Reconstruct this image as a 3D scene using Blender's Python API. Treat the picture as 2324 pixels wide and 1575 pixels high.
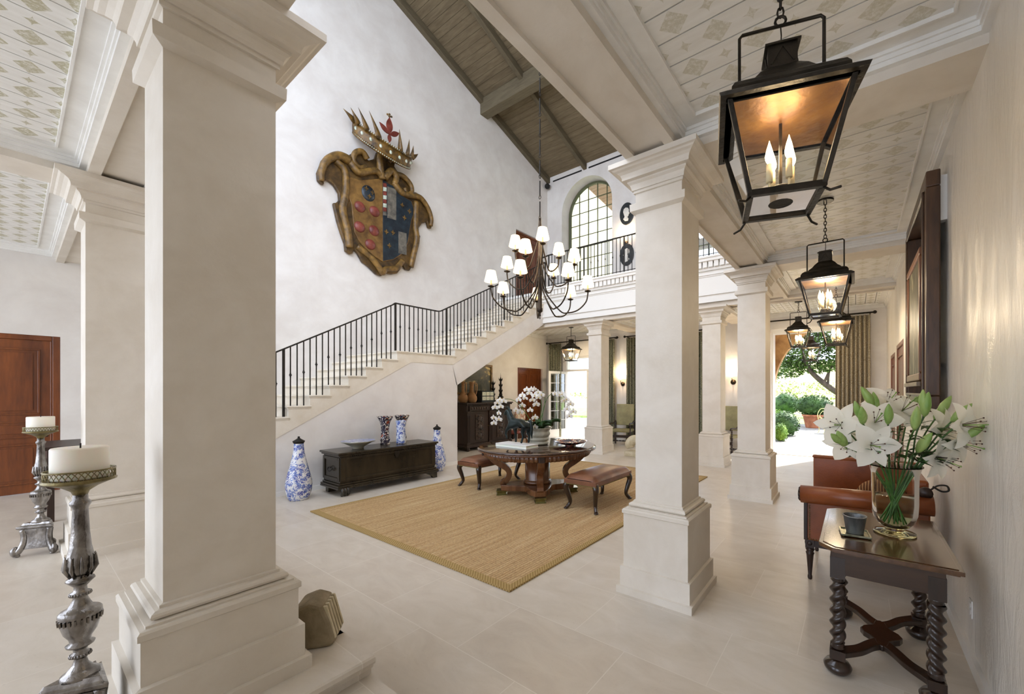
import bpy, bmesh, math, random
from mathutils import Vector, Matrix
PI = math.pi
for o in list(bpy.data.objects):
    bpy.data.objects.remove(o)
SC = bpy.context.scene
COL = SC.collection

# ---------------------------------------------------------------- camera
TH = math.atan(622/897.8)
cam_d = bpy.data.cameras.new('camera')
cam = bpy.data.objects.new('camera', cam_d)
COL.objects.link(cam)
cam.location = (0, 0, 1.70)
cam.rotation_euler = (PI/2, 0, TH)
cam_d.sensor_width = 36
cam_d.lens = 36*897.8/2324
cam_d.shift_x = -(1320-1162)/2324
cam_d.shift_y = (887-787.5)/2324
cam_d.clip_start = 0.05
cam_d.clip_end = 500
SC.camera = cam
# ---------------------------------------------------------------- view, sky, sun
SC.view_settings.view_transform = 'Standard'
SC.view_settings.look = 'None'
SC.view_settings.gamma = 1
SC.view_settings.use_curve_mapping = False
SC.view_settings.exposure = 0.88
wd = bpy.data.worlds.new('sky'); SC.world = wd
wd.use_nodes = True
bg = wd.node_tree.nodes['Background']
bg.inputs[0].default_value = (0.76, 0.84, 1.0, 1)
bg.inputs[1].default_value = 2.5
sl = bpy.data.lights.new('sun', 'SUN'); sl.energy = 6.5; sl.angle = 0.02; sl.color = (1, .95, .86)
sun = bpy.data.objects.new('sun', sl); COL.objects.link(sun)
sun.rotation_euler = Vector((-0.45, -1.0, -1.15)).to_track_quat('-Z', 'Y').to_euler()

# ---------------------------------------------------------------- mesh helper
class MB:
    def __init__(s):
        s.v = []; s.f = []; s.s = []
    def add(s, vs, fs, sm=False):
        n = len(s.v)
        s.v += [tuple(v) for v in vs]
        s.f += [tuple(i+n for i in f) for f in fs]
        s.s += [sm]*len(fs)
        return s
    def box(s, x0, x1, y0, y1, z0, z1, m=None):
        vs = [Vector((x, y, z)) for x in (x0, x1) for y in (y0, y1) for z in (z0, z1)]
        if m: vs = [m @ v for v in vs]
        return s.add(vs, [(0,1,3,2),(4,6,7,5),(0,4,5,1),(2,3,7,6),(0,2,6,4),(1,5,7,3)])
    def prism(s, poly, ax, d0, d1, m=None, sm=False):
        n = len(poly); vs = []
        for d in (d0, d1):
            for a, b in poly:
                p = {'x': (d, a, b), 'y': (a, d, b), 'z': (a, b, d)}[ax]
                vs.append(m @ Vector(p) if m else p)
        s.add(vs, [tuple(range(n)), tuple(range(2*n-1, n-1, -1))])
        k = len(s.v)-2*n
        for i in range(n):
            j = (i+1) % n
            s.f.append((k+i, k+j, k+n+j, k+n+i)); s.s.append(sm)
        return s
    def lathe(s, prof, seg=24, c=(0, 0, 0), fun=None, m=None, sm=True, caps=True):
        vs = []; fs = []
        for r, z in prof:
            for i in range(seg):
                t = 2*PI*i/seg
                rr = r*(fun(t, z) if fun else 1)
                p = Vector((c[0]+rr*math.cos(t), c[1]+rr*math.sin(t), c[2]+z))
                vs.append(m @ p if m else p)
        for k in range(len(prof)-1):
            for i in range(seg):
                j = (i+1) % seg
                fs.append((k*seg+i, k*seg+j, (k+1)*seg+j, (k+1)*seg+i))
        s.add(vs, fs, sm)
        if caps:
            b = len(s.v)-len(vs); L = len(prof)-1
            if prof[0][0] > 1e-4: s.f.append(tuple(b+i for i in range(seg))); s.s.append(False)
            if prof[L][0] > 1e-4: s.f.append(tuple(b+L*seg+i for i in range(seg))); s.s.append(False)
        return s
    def tube(s, pts, r, seg=8, closed=False, flat=1.0, sm=True):
        pts = [Vector(p) for p in pts]; n = len(pts)
        rs = r if isinstance(r, (list, tuple)) else [r]*n
        vs = []; up = None
        for i, p in enumerate(pts):
            if closed: d = pts[(i+1) % n]-pts[i-1]
            else: d = pts[min(i+1, n-1)]-pts[max(i-1, 0)]
            if d.length < 1e-9: d = Vector((0, 0, 1))
            d.normalize()
            if up is None:
                up = Vector((0, 0, 1)) if abs(d.z) < .9 else Vector((1, 0, 0))
            a = d.cross(up)
            if a.length < 1e-5: a = d.cross(Vector((0, 1, 0)))
            a.normalize(); b = a.cross(d).normalized(); up = b
            for k in range(seg):
                t = 2*PI*k/seg
                vs.append(p+a*math.cos(t)*rs[i]*flat+b*math.sin(t)*rs[i])
        fs = []
        for i in range(n if closed else n-1):
            i2 = (i+1) % n
            for k in range(seg):
                k2 = (k+1) % seg
                fs.append((i*seg+k, i*seg+k2, i2*seg+k2, i2*seg+k))
        if not closed:
            fs.append(tuple(range(seg))); fs.append(tuple((n-1)*seg+k for k in range(seg)))
        return s.add(vs, fs, sm)
    def bar(s, a, b, w, h=None, up=(0, 0, 1)):
        a = Vector(a); b = Vector(b); h = h or w
        d = (b-a).normalized(); u = Vector(up)
        if abs(d.dot(u)) > .95: u = Vector((0, 1, 0))
        x = d.cross(u).normalized()*(w/2); y = x.cross(d).normalized()*(h/2)
        vs = [p+x*i+y*j for p in (a, b) for i, j in ((-1, -1), (1, -1), (1, 1), (-1, 1))]
        return s.add(vs, [(0,1,2,3),(7,6,5,4),(0,4,5,1),(1,5,6,2),(2,6,7,3),(3,7,4,0)])
    def sqmould(s, prof, cx, cy):
        # square column moulding: prof = [(half width, z)]
        vs = []; fs = []
        for h, z in prof:
            vs += [(cx-h, cy-h, z), (cx+h, cy-h, z), (cx+h, cy+h, z), (cx-h, cy+h, z)]
        for k in range(len(prof)-1):
            for i in range(4):
                j = (i+1) % 4
                fs.append((4*k+i, 4*k+j, 4*k+4+j, 4*k+4+i))
        L = 4*(len(prof)-1)
        fs += [(0, 1, 2, 3), (L, L+1, L+2, L+3)]
        return s.add(vs, fs)
    def ball(s, c, r, seg=14, ring=8, m=None):
        if not isinstance(r, (tuple, list)): r = (r, r, r)
        vs = []; fs = []
        for i in range(ring+1):
            a = PI*i/ring
            for k in range(seg):
                t = 2*PI*k/seg
                p = Vector((r[0]*math.sin(a)*math.cos(t), r[1]*math.sin(a)*math.sin(t), r[2]*math.cos(a)))
                if m: p = m @ p
                vs.append(Vector(c)+p)
        for i in range(ring):
            for k in range(seg):
                k2 = (k+1) % seg
                fs.append((i*seg+k, i*seg+k2, (i+1)*seg+k2, (i+1)*seg+k))
        return s.add(vs, fs, True)
    def surf(s, f, nu, nv, thick=0, sm=True):
        vs = [Vector(f(i/nu, j/nv)) for i in range(nu+1) for j in range(nv+1)]
        fs = [(i*(nv+1)+j, (i+1)*(nv+1)+j, (i+1)*(nv+1)+j+1, i*(nv+1)+j+1) for i in range(nu) for j in range(nv)]
        return s.add(vs, fs, sm)
    def sweep(s, prof, path, sm=False):
        # prof [(out, z)] carried along a horizontal path of (point, outward dir) stations
        vs = []; n = len(prof)
        for p, d in path:
            vs += [(p[0]+d[0]*o, p[1]+d[1]*o, p[2]+z) for o, z in prof]
        fs = [(i*n+k, (i+1)*n+k, (i+1)*n+k+1, i*n+k+1) for i in range(len(path)-1) for k in range(n-1)]
        fs += [tuple(range(n)), tuple((len(path)-1)*n+k for k in range(n))]
        return s.add(vs, fs, sm)
    def build(s, name, mat, parent=None, bevel=0, fix=True, solid=0, sub=0):
        me = bpy.data.meshes.new(name)
        me.from_pydata(s.v, [], s.f)
        me.polygons.foreach_set('use_smooth', s.s)
        if fix:
            bm = bmesh.new(); bm.from_mesh(me)
            bmesh.ops.recalc_face_normals(bm, faces=bm.faces)
            bm.to_mesh(me); bm.free()
        me.update()
        if mat: me.materials.append(mat)
        o = bpy.data.objects.new(name, me); COL.objects.link(o)
        if parent: o.parent = parent
        if solid:
            md = o.modifiers.new('solid', 'SOLIDIFY'); md.thickness = solid; md.offset = 0
        if sub:
            md = o.modifiers.new('sub', 'SUBSURF'); md.levels = sub; md.render_levels = sub
        if bevel:
            md = o.modifiers.new('bevel', 'BEVEL'); md.width = bevel; md.segments = 2; md.limit_method = 'ANGLE'; md.angle_limit = .6
        return o

def tag(o, label, cat, group=None, kind=None):
    o['label'] = label; o['category'] = cat
    if group: o['group'] = group
    if kind: o['kind'] = kind
    return o
def thing(name, label, cat, loc=(0, 0, 0), rz=0, group=None):
    o = bpy.data.objects.new(name, None); COL.objects.link(o)
    o.location = loc; o.rotation_euler = (0, 0, rz); o.empty_display_size = .1
    return tag(o, label, cat, group)
def struct(mb, name, mat, parent=None, bevel=0):
    o = mb.build(name, mat, parent, bevel)
    if not parent: o['kind'] = 'structure'
    return o
def dup(root, loc, rz=0, label=None, group=None):
    r = root.copy(); COL.objects.link(r); r.location = loc; r.rotation_euler = (0, 0, rz)
    if label: r['label'] = label
    if group: r['group'] = group
    for ch in list(root.children):
        c = ch.copy(); COL.objects.link(c); c.parent = r
        for g in list(ch.children):
            d = g.copy(); COL.objects.link(d); d.parent = c
    return r
def bez(p0, p1, p2, p3, n=12):
    p0, p1, p2, p3 = map(Vector, (p0, p1, p2, p3)); out = []
    for i in range(n+1):
        t = i/n; u = 1-t
        out.append(p0*u**3+p1*3*u*u*t+p2*3*u*t*t+p3*t**3)
    return out
def smooth_path(pts, n=6):
    P = [Vector(p) for p in pts]; out = []
    for i in range(len(P)-1):
        a = P[max(i-1, 0)]; b = P[i]; c = P[i+1]; d = P[min(i+2, len(P)-1)]
        for k in range(n):
            t = k/n
            out.append(.5*((2*b)+(c-a)*t+(2*a-5*b+4*c-d)*t*t+(3*b-a-3*c+d)*t**3))
    out.append(P[-1]); return out
def wallholes(mb, ax, d0, d1, u0, u1, z0, z1, holes):
    # wall slab normal to axis ax, rectangular holes (ua, ub, za, zb)
    us = sorted({u0, u1, *[h[0] for h in holes], *[h[1] for h in holes]})
    for a, b in zip(us, us[1:]):
        m = (a+b)/2; cuts = sorted([(h[2], h[3]) for h in holes if h[0] < m < h[1]]); z = z0
        for ca, cb in cuts+[(z1, z1)]:
            if ca > z+1e-6:
                if ax == 'y': mb.box(a, b, d0, d1, z, ca)
                else: mb.box(d0, d1, a, b, z, ca)
            z = cb
    return mb

# ---------------------------------------------------------------- materials
def srgb(h):
    h = h.lstrip('#'); out = []
    for i in (0, 2, 4):
        c = int(h[i:i+2], 16)/255
        out.append(c/12.92 if c <= .04045 else ((c+.055)/1.055)**2.4)
    return (*out, 1)
class NG:
    def __init__(s, name):
        s.m = bpy.data.materials.new(name); s.m.use_nodes = True
        s.t = s.m.node_tree; s.b = s.t.nodes['Principled BSDF']
        s.tc = s.t.nodes.new('ShaderNodeTexCoord')
    def n(s, typ, **kw):
        nd = s.t.nodes.new('ShaderNode'+typ)
        for k, v in kw.items(): setattr(nd, k, v)
        return nd
    def L(s, a, b): s.t.links.new(a, b)
    def mp(s, scale=(1, 1, 1), rot=(0, 0, 0), loc=(0, 0, 0), src='Object'):
        m = s.n('Mapping'); m.inputs['Scale'].default_value = scale
        m.inputs['Rotation'].default_value = rot; m.inputs['Location'].default_value = loc
        s.L(s.tc.outputs[src], m.inputs[0]); return m.outputs[0]
    def noise(s, vec, scale, detail=4, rough=.55, dist=0):
        n = s.n('TexNoise'); n.inputs['Scale'].default_value = scale; n.inputs['Detail'].default_value = detail
        n.inputs['Roughness'].default_value = rough; n.inputs['Distortion'].default_value = dist
        s.L(vec, n.inputs['Vector']); return n.outputs['Fac']
    def ramp(s, fac, stops, interp='LINEAR'):
        r = s.n('ValToRGB'); e = r.color_ramp.elements; r.color_ramp.interpolation = interp
        while len(e) < len(stops): e.new(.5)
        for i, (p, c) in enumerate(stops):
            e[i].position = p; e[i].color = c if len(c) == 4 else (*c, 1)
        s.L(fac, r.inputs[0]); return r.outputs[0]
    def mix(s, fac, a, b, mode='MIX'):
        m = s.n('MixRGB', blend_type=mode)
        for i, x in ((0, fac), (1, a), (2, b)):
            if hasattr(x, 'is_linked') or hasattr(x, 'links'): s.L(x, m.inputs[i])
            else: m.inputs[i].default_value = x
        return m.outputs[0]
    def math(s, op, a, b=0.0, c=None):
        m = s.n('Math', operation=op)
        for i, x in enumerate((a, b) if c is None else (a, b, c)):
            if isinstance(x, (int, float)): m.inputs[i].default_value = x
            else: s.L(x, m.inputs[i])
        return m.outputs[0]
    def bump(s, h, strength=.2, dist=.01):
        b = s.n('Bump'); b.inputs['Strength'].default_value = strength; b.inputs['Distance'].default_value = dist
        s.L(h, b.inputs['Height']); s.L(b.outputs[0], s.b.inputs['Normal'])
    def done(s, col=None, rough=.5, metal=0, spec=.5, **kw):
        if col is not None:
            if isinstance(col, tuple): s.b.inputs['Base Color'].default_value = col
            else: s.L(col, s.b.inputs['Base Color'])
        s.b.inputs['Roughness'].default_value = rough; s.b.inputs['Metallic'].default_value = metal
        s.b.inputs['Specular IOR Level'].default_value = spec
        for k, v in kw.items(): s.b.inputs[k.replace('_', ' ')].default_value = v
        return s.m
def mottled(name, a, b, scale=3, rough=.5, bump=.1, bscale=30, stretch=(1, 1, 1), metal=0, spec=.5, lo=.35, hi=.65, dist=.3, **kw):
    g = NG(name); v = g.mp(stretch)
    f = g.noise(v, scale, 6, .6, dist)
    c = g.ramp(f, [(lo, srgb(a)), (hi, srgb(b))])
    if bump: g.bump(g.noise(v, bscale, 4), bump)
    return g.done(c, rough, metal, spec, **kw)
def wood(name, a, b, ax='x', rough=.35, scale=6, spec=.5, coat=0):
    st = {'x': (.12, 1, 1), 'y': (1, .12, 1), 'z': (1, 1, .12)}[ax]
    g = NG(name); v = g.mp(st)
    f = g.noise(v, scale, 8, .65, 1.2)
    f2 = g.noise(v, scale*6, 3)
    c = g.mix(.35, g.ramp(f, [(.3, srgb(a)), (.7, srgb(b))]), g.ramp(f2, [(.3, srgb(a)), (.7, srgb(b))]))
    g.bump(f2, .08, .005)
    return g.done(c, rough, 0, spec, Coat_Weight=coat, Coat_Roughness=.08)
def emit(name, col, strength):
    g = NG(name)
    return g.done((*col, 1), .6, Emission_Color=(*col, 1), Emission_Strength=strength)

PLASTER = mottled('plaster', 'd9d3cc', 'e6e2dc', 1.6, .55, .12, 14)
LIME = mottled('limestone', 'd2c8b8', 'dfd7ca', 2.2, .6, .08, 60)
STONE = mottled('stair stone', 'd8cdb9', 'e4dccd', 3.5, .55, .08, 50)
g = NG('polished plaster'); v = g.mp((1, 1.3, .35))
f = g.noise(v, 3.2, 8, .68, 1.5)
g.bump(f, .9, .03)
POLISH = g.done(g.ramp(g.noise(v, 1.5, 6, .6, .8), [(.3, srgb('ddd5c8')), (.7, srgb('ebe5db'))]), .33, 0, .5)
CEILW = mottled('ceiling paint', 'e4e1da', 'efede7', 4, .5, .03, 40)

g = NG('floor stone'); v = g.mp((1, 1, 1), loc=(.31, .12, 0))
br = g.n('TexBrick'); br.offset = .43; br.squash = 1
for k, val in (('Scale', 1), ('Mortar Size', .0028), ('Mortar Smooth', .2), ('Bias', 0), ('Brick Width', .93), ('Row Height', .60)):
    br.inputs[k].default_value = val
br.inputs['Color1'].default_value = (.35, .35, .35, 1); br.inputs['Color2'].default_value = (.65, .65, .65, 1); br.inputs['Mortar'].default_value = (.5, .5, .5, 1)
g.L(v, br.inputs['Vector'])
v2 = g.mp((1, 2.2, 1))
base = g.ramp(g.noise(v2, 2.4, 8, .62, 1.0), [(.25, srgb('c7bcac')), (.5, srgb('d0c6b7')), (.75, srgb('d8cfc2'))])
base = g.mix(.22, base, br.outputs['Color'], 'OVERLAY')
pit = g.ramp(g.noise(v2, 38, 5, .7, .6), [(.30, (.55, .5, .44, 1)), (.40, (1, 1, 1, 1))])
base = g.mix(.22, base, pit, 'MULTIPLY')
base = g.mix(br.outputs['Fac'], base, srgb('ddd5c8'))
hgt = g.math('SUBTRACT', g.math('MULTIPLY', g.noise(v2, 9, 6, .6), .5), br.outputs['Fac'])
g.bump(hgt, .25, .006)
g.L(g.ramp(g.noise(v2, 5, 5), [(.3, (.30, .30, .30, 1)), (.7, (.40, .40, .40, 1))]), g.b.inputs['Roughness'])
FLOOR = g.done(base, .3, 0, .5)

def stencil(name, swap):
    # painted diamonds and small stars on the ceiling boards
    g = NG(name); sep = g.n('SeparateXYZ'); g.L(g.tc.outputs['Object'], sep.inputs[0])
    U, V = (sep.outputs[1], sep.outputs[0]) if swap else (sep.outputs[0], sep.outputs[1])
    pu, pv = (.136 if swap else .186), .1833
    uu = g.math('DIVIDE', U, pu); vv = g.math('DIVIDE', V, pv)
    iu = g.math('FLOOR', uu); iv = g.math('FLOOR', vv)
    fu = g.math('ABSOLUTE', g.math('SUBTRACT', g.math('FRACT', uu), .5)); fv = g.math('ABSOLUTE', g.math('SUBTRACT', g.math('FRACT', vv), .5))
    par = g.math('MODULO', g.math('ABSOLUTE', g.math('ADD', iu, iv)), 2)
    dia = g.math('LESS_THAN', g.math('ADD', fu, fv), .455)
    dia = g.math('MULTIPLY', dia, g.math('LESS_THAN', par, .5))
    st = g.math('LESS_THAN', g.math('ADD', g.math('POWER', fu, .55), g.math('POWER', fv, .55)), .50)
    st = g.math('MULTIPLY', st, g.math('GREATER_THAN', par, .5))
    v = g.mp((1, 1, 1))
    wear = g.ramp(g.noise(v, 55, 4, .7), [(.36, (.25, .25, .25, 1)), (.55, (1, 1, 1, 1))])
    fac = g.math('MULTIPLY', g.math('MULTIPLY', g.math('MAXIMUM', dia, st), wear), .80 if swap else .48)
    ground = g.ramp(g.noise(g.mp((3, .4, 1) if swap else (.4, 3, 1)), 9, 5), [(.3, srgb('e2dfd7')), (.7, srgb('eceae4'))])
    return g.done(g.mix(fac, ground, srgb('a8a077')), .5)
BOARDX = stencil('stencilled boards', False)
BOARDY = stencil('stencilled boards across', True)

g = NG('sisal rug'); v = g.mp((1, 1, 1))
w = g.n('TexWave'); w.bands_direction = 'X'; w.inputs['Scale'].default_value = 9.5; w.inputs['Distortion'].default_value = 1.2
w.inputs['Detail'].default_value = 2; w.inputs['Detail Scale'].default_value = 6; g.L(v, w.inputs['Vector'])
k = g.noise(g.mp((9, .35, 1)), 2.4, 6, .6, .2)
fib = g.noise(g.mp((1, .45, 1)), 70, 3)
c = g.ramp(k, [(.3, srgb('a98c63')), (.5, srgb('c2a57b')), (.7, srgb('d3b890'))])
c = g.mix(.45, c, g.ramp(fib, [(.32, (.30, .27, .22, 1)), (.6, (.75, .72, .66, 1))]), 'OVERLAY')
c = g.mix(g.math('MULTIPLY', g.math('SUBTRACT', 1, w.outputs['Fac']), .35), c, srgb('755330'))
g.bump(g.math('ADD', w.outputs['Fac'], fib), .6, .012)
RUG = g.done(c, .9, 0, .2)
g = NG('rug binding'); v = g.mp((1, 1, 1))
ck = g.n('TexChecker'); ck.inputs['Scale'].default_value = 60; ck.inputs[1].default_value = srgb('b99f6c'); ck.inputs[2].default_value = srgb('8f7444'); g.L(v, ck.inputs['Vector'])
g.bump(ck.outputs['Fac'], .4, .006)
RUGB = g.done(ck.outputs['Color'], .9, 0, .2)

DOORW = wood('door mahogany', '4e2410', '8a4c22', 'z', .32, 5, .5, .2)
DARKW = wood('dark oak', '1c120b', '38241a', 'z', .42, 7)
CHESTW = mottled('ebonised wood', '1d1912', '3b3223', 5, .26, .15, 25, (1, 1, .3), lo=.3, hi=.8)
TABLEW = wood('walnut', '4c2d18', '7d5233', 'z', .25, 6, .5, .3)
TOPW = wood('table top wood', '2c1b12', '4a3022', 'x', .12, 4, .5, .8)
CONSW = wood('console wood', '35200f', '674528', 'y', .2, 5, .5, .5)
CONSD = wood('turned console wood', '160d08', '341f12', 'z', .28, 8, .5, .4)
RAFT = wood('roof beam wood', '4f4738', '70654f', 'y', .7, 6, .2)
RAFTX = wood('purlin wood', '5a5140', '7a6f58', 'x', .7, 6, .2)
ROOFB = wood('roof board', '5a4e3b', '83755c', 'x', .7, 5, .2)
LEATH = mottled('saddle leather', '64300f', '9c5328', 2.2, .30, .1, 90, lo=.3, hi=.7)
LEATHB = mottled('brown leather', '5a3622', '7e5137', 3, .32, .12, 80)
GREENL = mottled('green leather', '7d7650', '9d9669', 3, .45, .06, 60)
IRON = mottled('wrought iron', '17140f', '2a241d', 12, .55, .2, 60, metal=.4)
BRONZE = mottled('bronze iron', '221a12', '3a2f22', 10, .45, .2, 40, metal=.6)
LANT = mottled('lantern metal', '1d1a14', '3a332a', 8, .4, .25, 35, metal=.7)
COPPER = mottled('lantern copper lining', '5a3a1c', '86602f', 4, .42, .3, 18, metal=.7)
SILVER = mottled('worn silver', '3f3832', '9d9893', 7, .2, .35, 28, metal=.95, lo=.3, hi=.6)
SILVD = mottled('tarnished silver', '5c5236', '8a7c52', 9, .35, .3, 40, metal=.8)
BRASS = mottled('brass', '5f5a34', '8d854f', 9, .3, .1, 40, metal=.8)
PEWTER = mottled('zinc', '55585a', '9ea2a4', 6, .42, .3, 30, (1, 1, .4), metal=.8)
GOLD = mottled('gilt wood', '33240f', '8f6c32', 7, .45, .35, 22, lo=.3, hi=.7)
GOLDSHADE = mottled('gilt wood recess shade', '2c1e0d', '735628', 5, .45, .4, 14, lo=.35, hi=.75)  # darker gilding: shade of the recesses behind the scrolls put into the colour
GOLDP = mottled('gilt painted panel', '4c3216', '94703a', 4, .4, .2, 20, lo=.3, hi=.7)
REDP = mottled('red paint', '5c231a', '8c463a', 5, .4, .1, 20)
BLUEP = mottled('blue paint', '131a22', '27343d', 6, .3, .15, 20)
CROWNM = mottled('painted crown', '35260e', '7a5a22', 9, .4, .3, 30)
GEM = mottled('pale beads', '9fae9a', 'd6dccd', 9, .3, 0)
WAX = NG('candle wax').done(srgb('ece6d6'), .45, 0, .4, Subsurface_Weight=.35, Subsurface_Scale=.05)
SHADE = emit('lamp shade glow', (1, .80, .50), 1.25)
BULB = emit('bulb glow', (1, .72, .36), 18)
SLEEVE = NG('candle sleeve').done(srgb('d8c7a0'), .6)
WHITE = NG('white paint').done(srgb('e9e6df'), .5)
BLACK = NG('black gap').done(srgb('14120f'), .7)
PAPER = NG('white book cloth').done(srgb('e4e1dc'), .55)
OLIVE = NG('olive window paint').done(srgb('5a5d42'), .5)
def glassm(name, col=(1, 1, 1), rough=0.0, ior=1.45):
    g = NG(name); return g.done((*col, 1), rough, 0, .5, Transmission_Weight=1.0, IOR=ior)
def thinglass(name, tint=(.96, .98, .97), ior=1.45):
    g = NG(name); t = g.t
    tr = g.n('BsdfTransparent'); tr.inputs[0].default_value = (*tint, 1)
    gl = g.n('BsdfGlossy'); gl.inputs['Roughness'].default_value = .03
    fr = g.n('Fresnel'); fr.inputs[0].default_value = ior
    mx = g.n('MixShader'); g.L(fr.outputs[0], mx.inputs[0]); g.L(tr.outputs[0], mx.inputs[1]); g.L(gl.outputs[0], mx.inputs[2])
    g.L(mx.outputs[0], t.nodes['Material Output'].inputs[0]); return g.m
PANE = thinglass('window glass')
VGLASS = thinglass('vase glass', (.95, .97, .93), ior=1.22)
WATER = thinglass('vase water', (.88, .94, .84), ior=1.12)
FOOTG = glassm('olive glass foot', (.80, .78, .45), .02, 1.4)
def petalm(name, col):
    g = NG(name); m = g.done(srgb(col), .5, 0, .3); t = g.t
    tl = g.n('BsdfTranslucent'); tl.inputs[0].default_value = srgb(col)
    mx = g.n('MixShader'); mx.inputs[0].default_value = .4
    g.L(g.b.outputs[0], mx.inputs[1]); g.L(tl.outputs[0], mx.inputs[2]); g.L(mx.outputs[0], t.nodes['Material Output'].inputs[0])
    return m
PETAL = petalm('lily petal', 'fdfbf0')
ORCH = petalm('orchid petal', 'f8f6f3')
BUDG = mottled('lily bud', '6f9440', 'a9c072', 14, .45, .05, 30, (1, 1, .2))
STEMG = mottled('stem green', '2f4f1f', '4d7530', 10, .45, 0)
LEAFD = mottled('dark leaf', '17300f', '2f5320', 8, .35, .1, 20)
ANTH = NG('anther').done(srgb('4a2a18'), .7)
THROAT = NG('orchid throat').done(srgb('cdb04a'), .5)
CELAD = mottled('celadon stoneware', '8f8c7c', 'bcb8a6', 4, .28, .1, 12)
HORSEM = mottled('green bronze', '0f1615', '24312f', 6, .35, .3, 18, metal=.5)
CURT = None
g = NG('olive damask'); v = g.mp((1, .2, 1))
vo = g.n('TexVoronoi'); vo.inputs['Scale'].default_value = 9; g.L(g.mp((1, .3, 1)), vo.inputs['Vector'])
c = g.ramp(g.math('FRACT', g.math('MULTIPLY', vo.outputs['Distance'], 5)), [(.35, srgb('6a6a56')), (.6, srgb('95937c'))])
CURT = g.done(c, .85, 0, .2)
g = NG('pale damask')
vo = g.n('TexVoronoi'); vo.inputs['Scale'].default_value = 9; g.L(g.mp((1, .3, 1)), vo.inputs['Vector'])
CURTP = g.done(g.ramp(g.math('FRACT', g.math('MULTIPLY', vo.outputs['Distance'], 5)), [(.35, srgb('958a72')), (.6, srgb('b9ae97'))]), .85, 0, .2)

def porcelain(name, ground, inks, scale=16, thr=.47, rough=.12, rings=True):
    g = NG(name); v = g.mp((1, 1, 1)); c = srgb(ground)
    vo = g.n('TexVoronoi'); vo.inputs['Scale'].default_value = scale*.62; g.L(v, vo.inputs['Vector'])
    dd = vo.outputs['Distance']
    scr = g.noise(v, scale*2.6, 3, .6, 1.5)
    blob = g.math('LESS_THAN', g.math('ADD', dd, g.math('MULTIPLY', g.math('SUBTRACT', scr, .5), .9)), thr*.72)
    det = g.math('GREATER_THAN', g.noise(v, scale*3.4, 2, .5, .8), .45)
    m1 = g.math('MULTIPLY', blob, det)
    c = g.mix(m1, c, srgb(inks[0]))
    if len(inks) > 1:
        m2 = g.math('GREATER_THAN', g.noise(v, scale*.75, 3, .6, .5), .50)
        c = g.mix(g.math('MULTIPLY', m2, g.math('GREATER_THAN', g.noise(v, scale*2.1, 2), .48)), c, srgb(inks[1]))
    if len(inks) > 2:
        m3 = g.math('GREATER_THAN', g.noise(g.mp((1, 1, 1), loc=(3, 1, 2)), scale*.9, 3, .6, .5), .60)
        c = g.mix(m3, c, srgb(inks[2]))
    return g.done(c, rough, 0, .5)
DELFT = porcelain('blue and white porcelain', 'e2e3e4', ['2a3f9a', '7488c0'], 20, .70)
DELFT2 = porcelain('blue white dish', 'dfe2e6', ['2c4492', '5a70b4'], 18, .85)
IMARI = porcelain('red and blue porcelain', 'e3d8c8', ['1d1830', '1b1526', '8a3a1e'], 14, .9)
IMARID = porcelain('dark dish porcelain', '3a3440', ['23324f', '8a4a36', 'c9b8a0'], 16, .55, .2)
TERRA = mottled('terracotta', '8f6a45', 'b88d62', 5, .75, .1, 30)
POTC = mottled('clay pot', '9a5a3c', 'bd7e5c', 4, .8, .1, 20)
ROCKM = mottled('carved sandstone', '6f6148', 'a2947a', 5, .85, .7, 9, lo=.3, hi=.7)
CARVE = mottled('pale carved stone', 'b3a584', 'cfc4a8', 6, .8, .5, 14)

# ================================================================ the setting
XL, XR, YB = -9.70, 0.60, 11.70          # left wall, right wall, back wall
ZU, ZG = 0.235, 4.70                      # upper floor by the camera, gallery floor
struct(MB().box(-11, 7, -7, 12.15, -.12, 0), 'floor', FLOOR)
m = MB().box(-9.7, -2.23, -7, 1.15, 0, ZU-.03)
nose = [(0, -.075), (.012, -.075), (.02, -.05), (.035, -.045), (.043, -.03), (.04, -.008), (.03, 0), (-.4, 0), (-.4, -.075)]
def step_slab(mb, x, y1, z):
    # tread with a moulded nosing along its +X edge
    prof = [(x+a, z+b) for a, b in nose]
    mb.prism(prof, 'y', -7, y1)
step_slab(m, -2.225, 1.15, ZU)
m.box(-9.7, -2.55, -7, 1.15, ZU-.03, ZU)
m.box(-2.55, -1.915, -7, 1.15, 0, .0875)
step_slab(m, -1.91, 1.15, .1175)
struct(m, 'floor_upper', FLOOR)
# left wall with its two doors, a doorway below the stairs and one on the gallery
DL = (-1.0, .42, ZU, 2.50); DG = (10.0, 11.36, ZG, 7.33); DU = (10.08, 11.42, 0, 2.52)
struct(wallholes(MB(), 'x', XL-.3, XL, -4, YB+.6, 0, 12.1, [DL, DG, DU]), 'wall_left', PLASTER)
# right wall, polished plaster
struct(wallholes(MB(), 'x', XR, XR+.25, -4.2, YB, 0, 4.3, [(7.75, 8.95, 0, 2.5), (9.35, 10.35, 0, 2.42)]), 'wall_right', POLISH)
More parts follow.
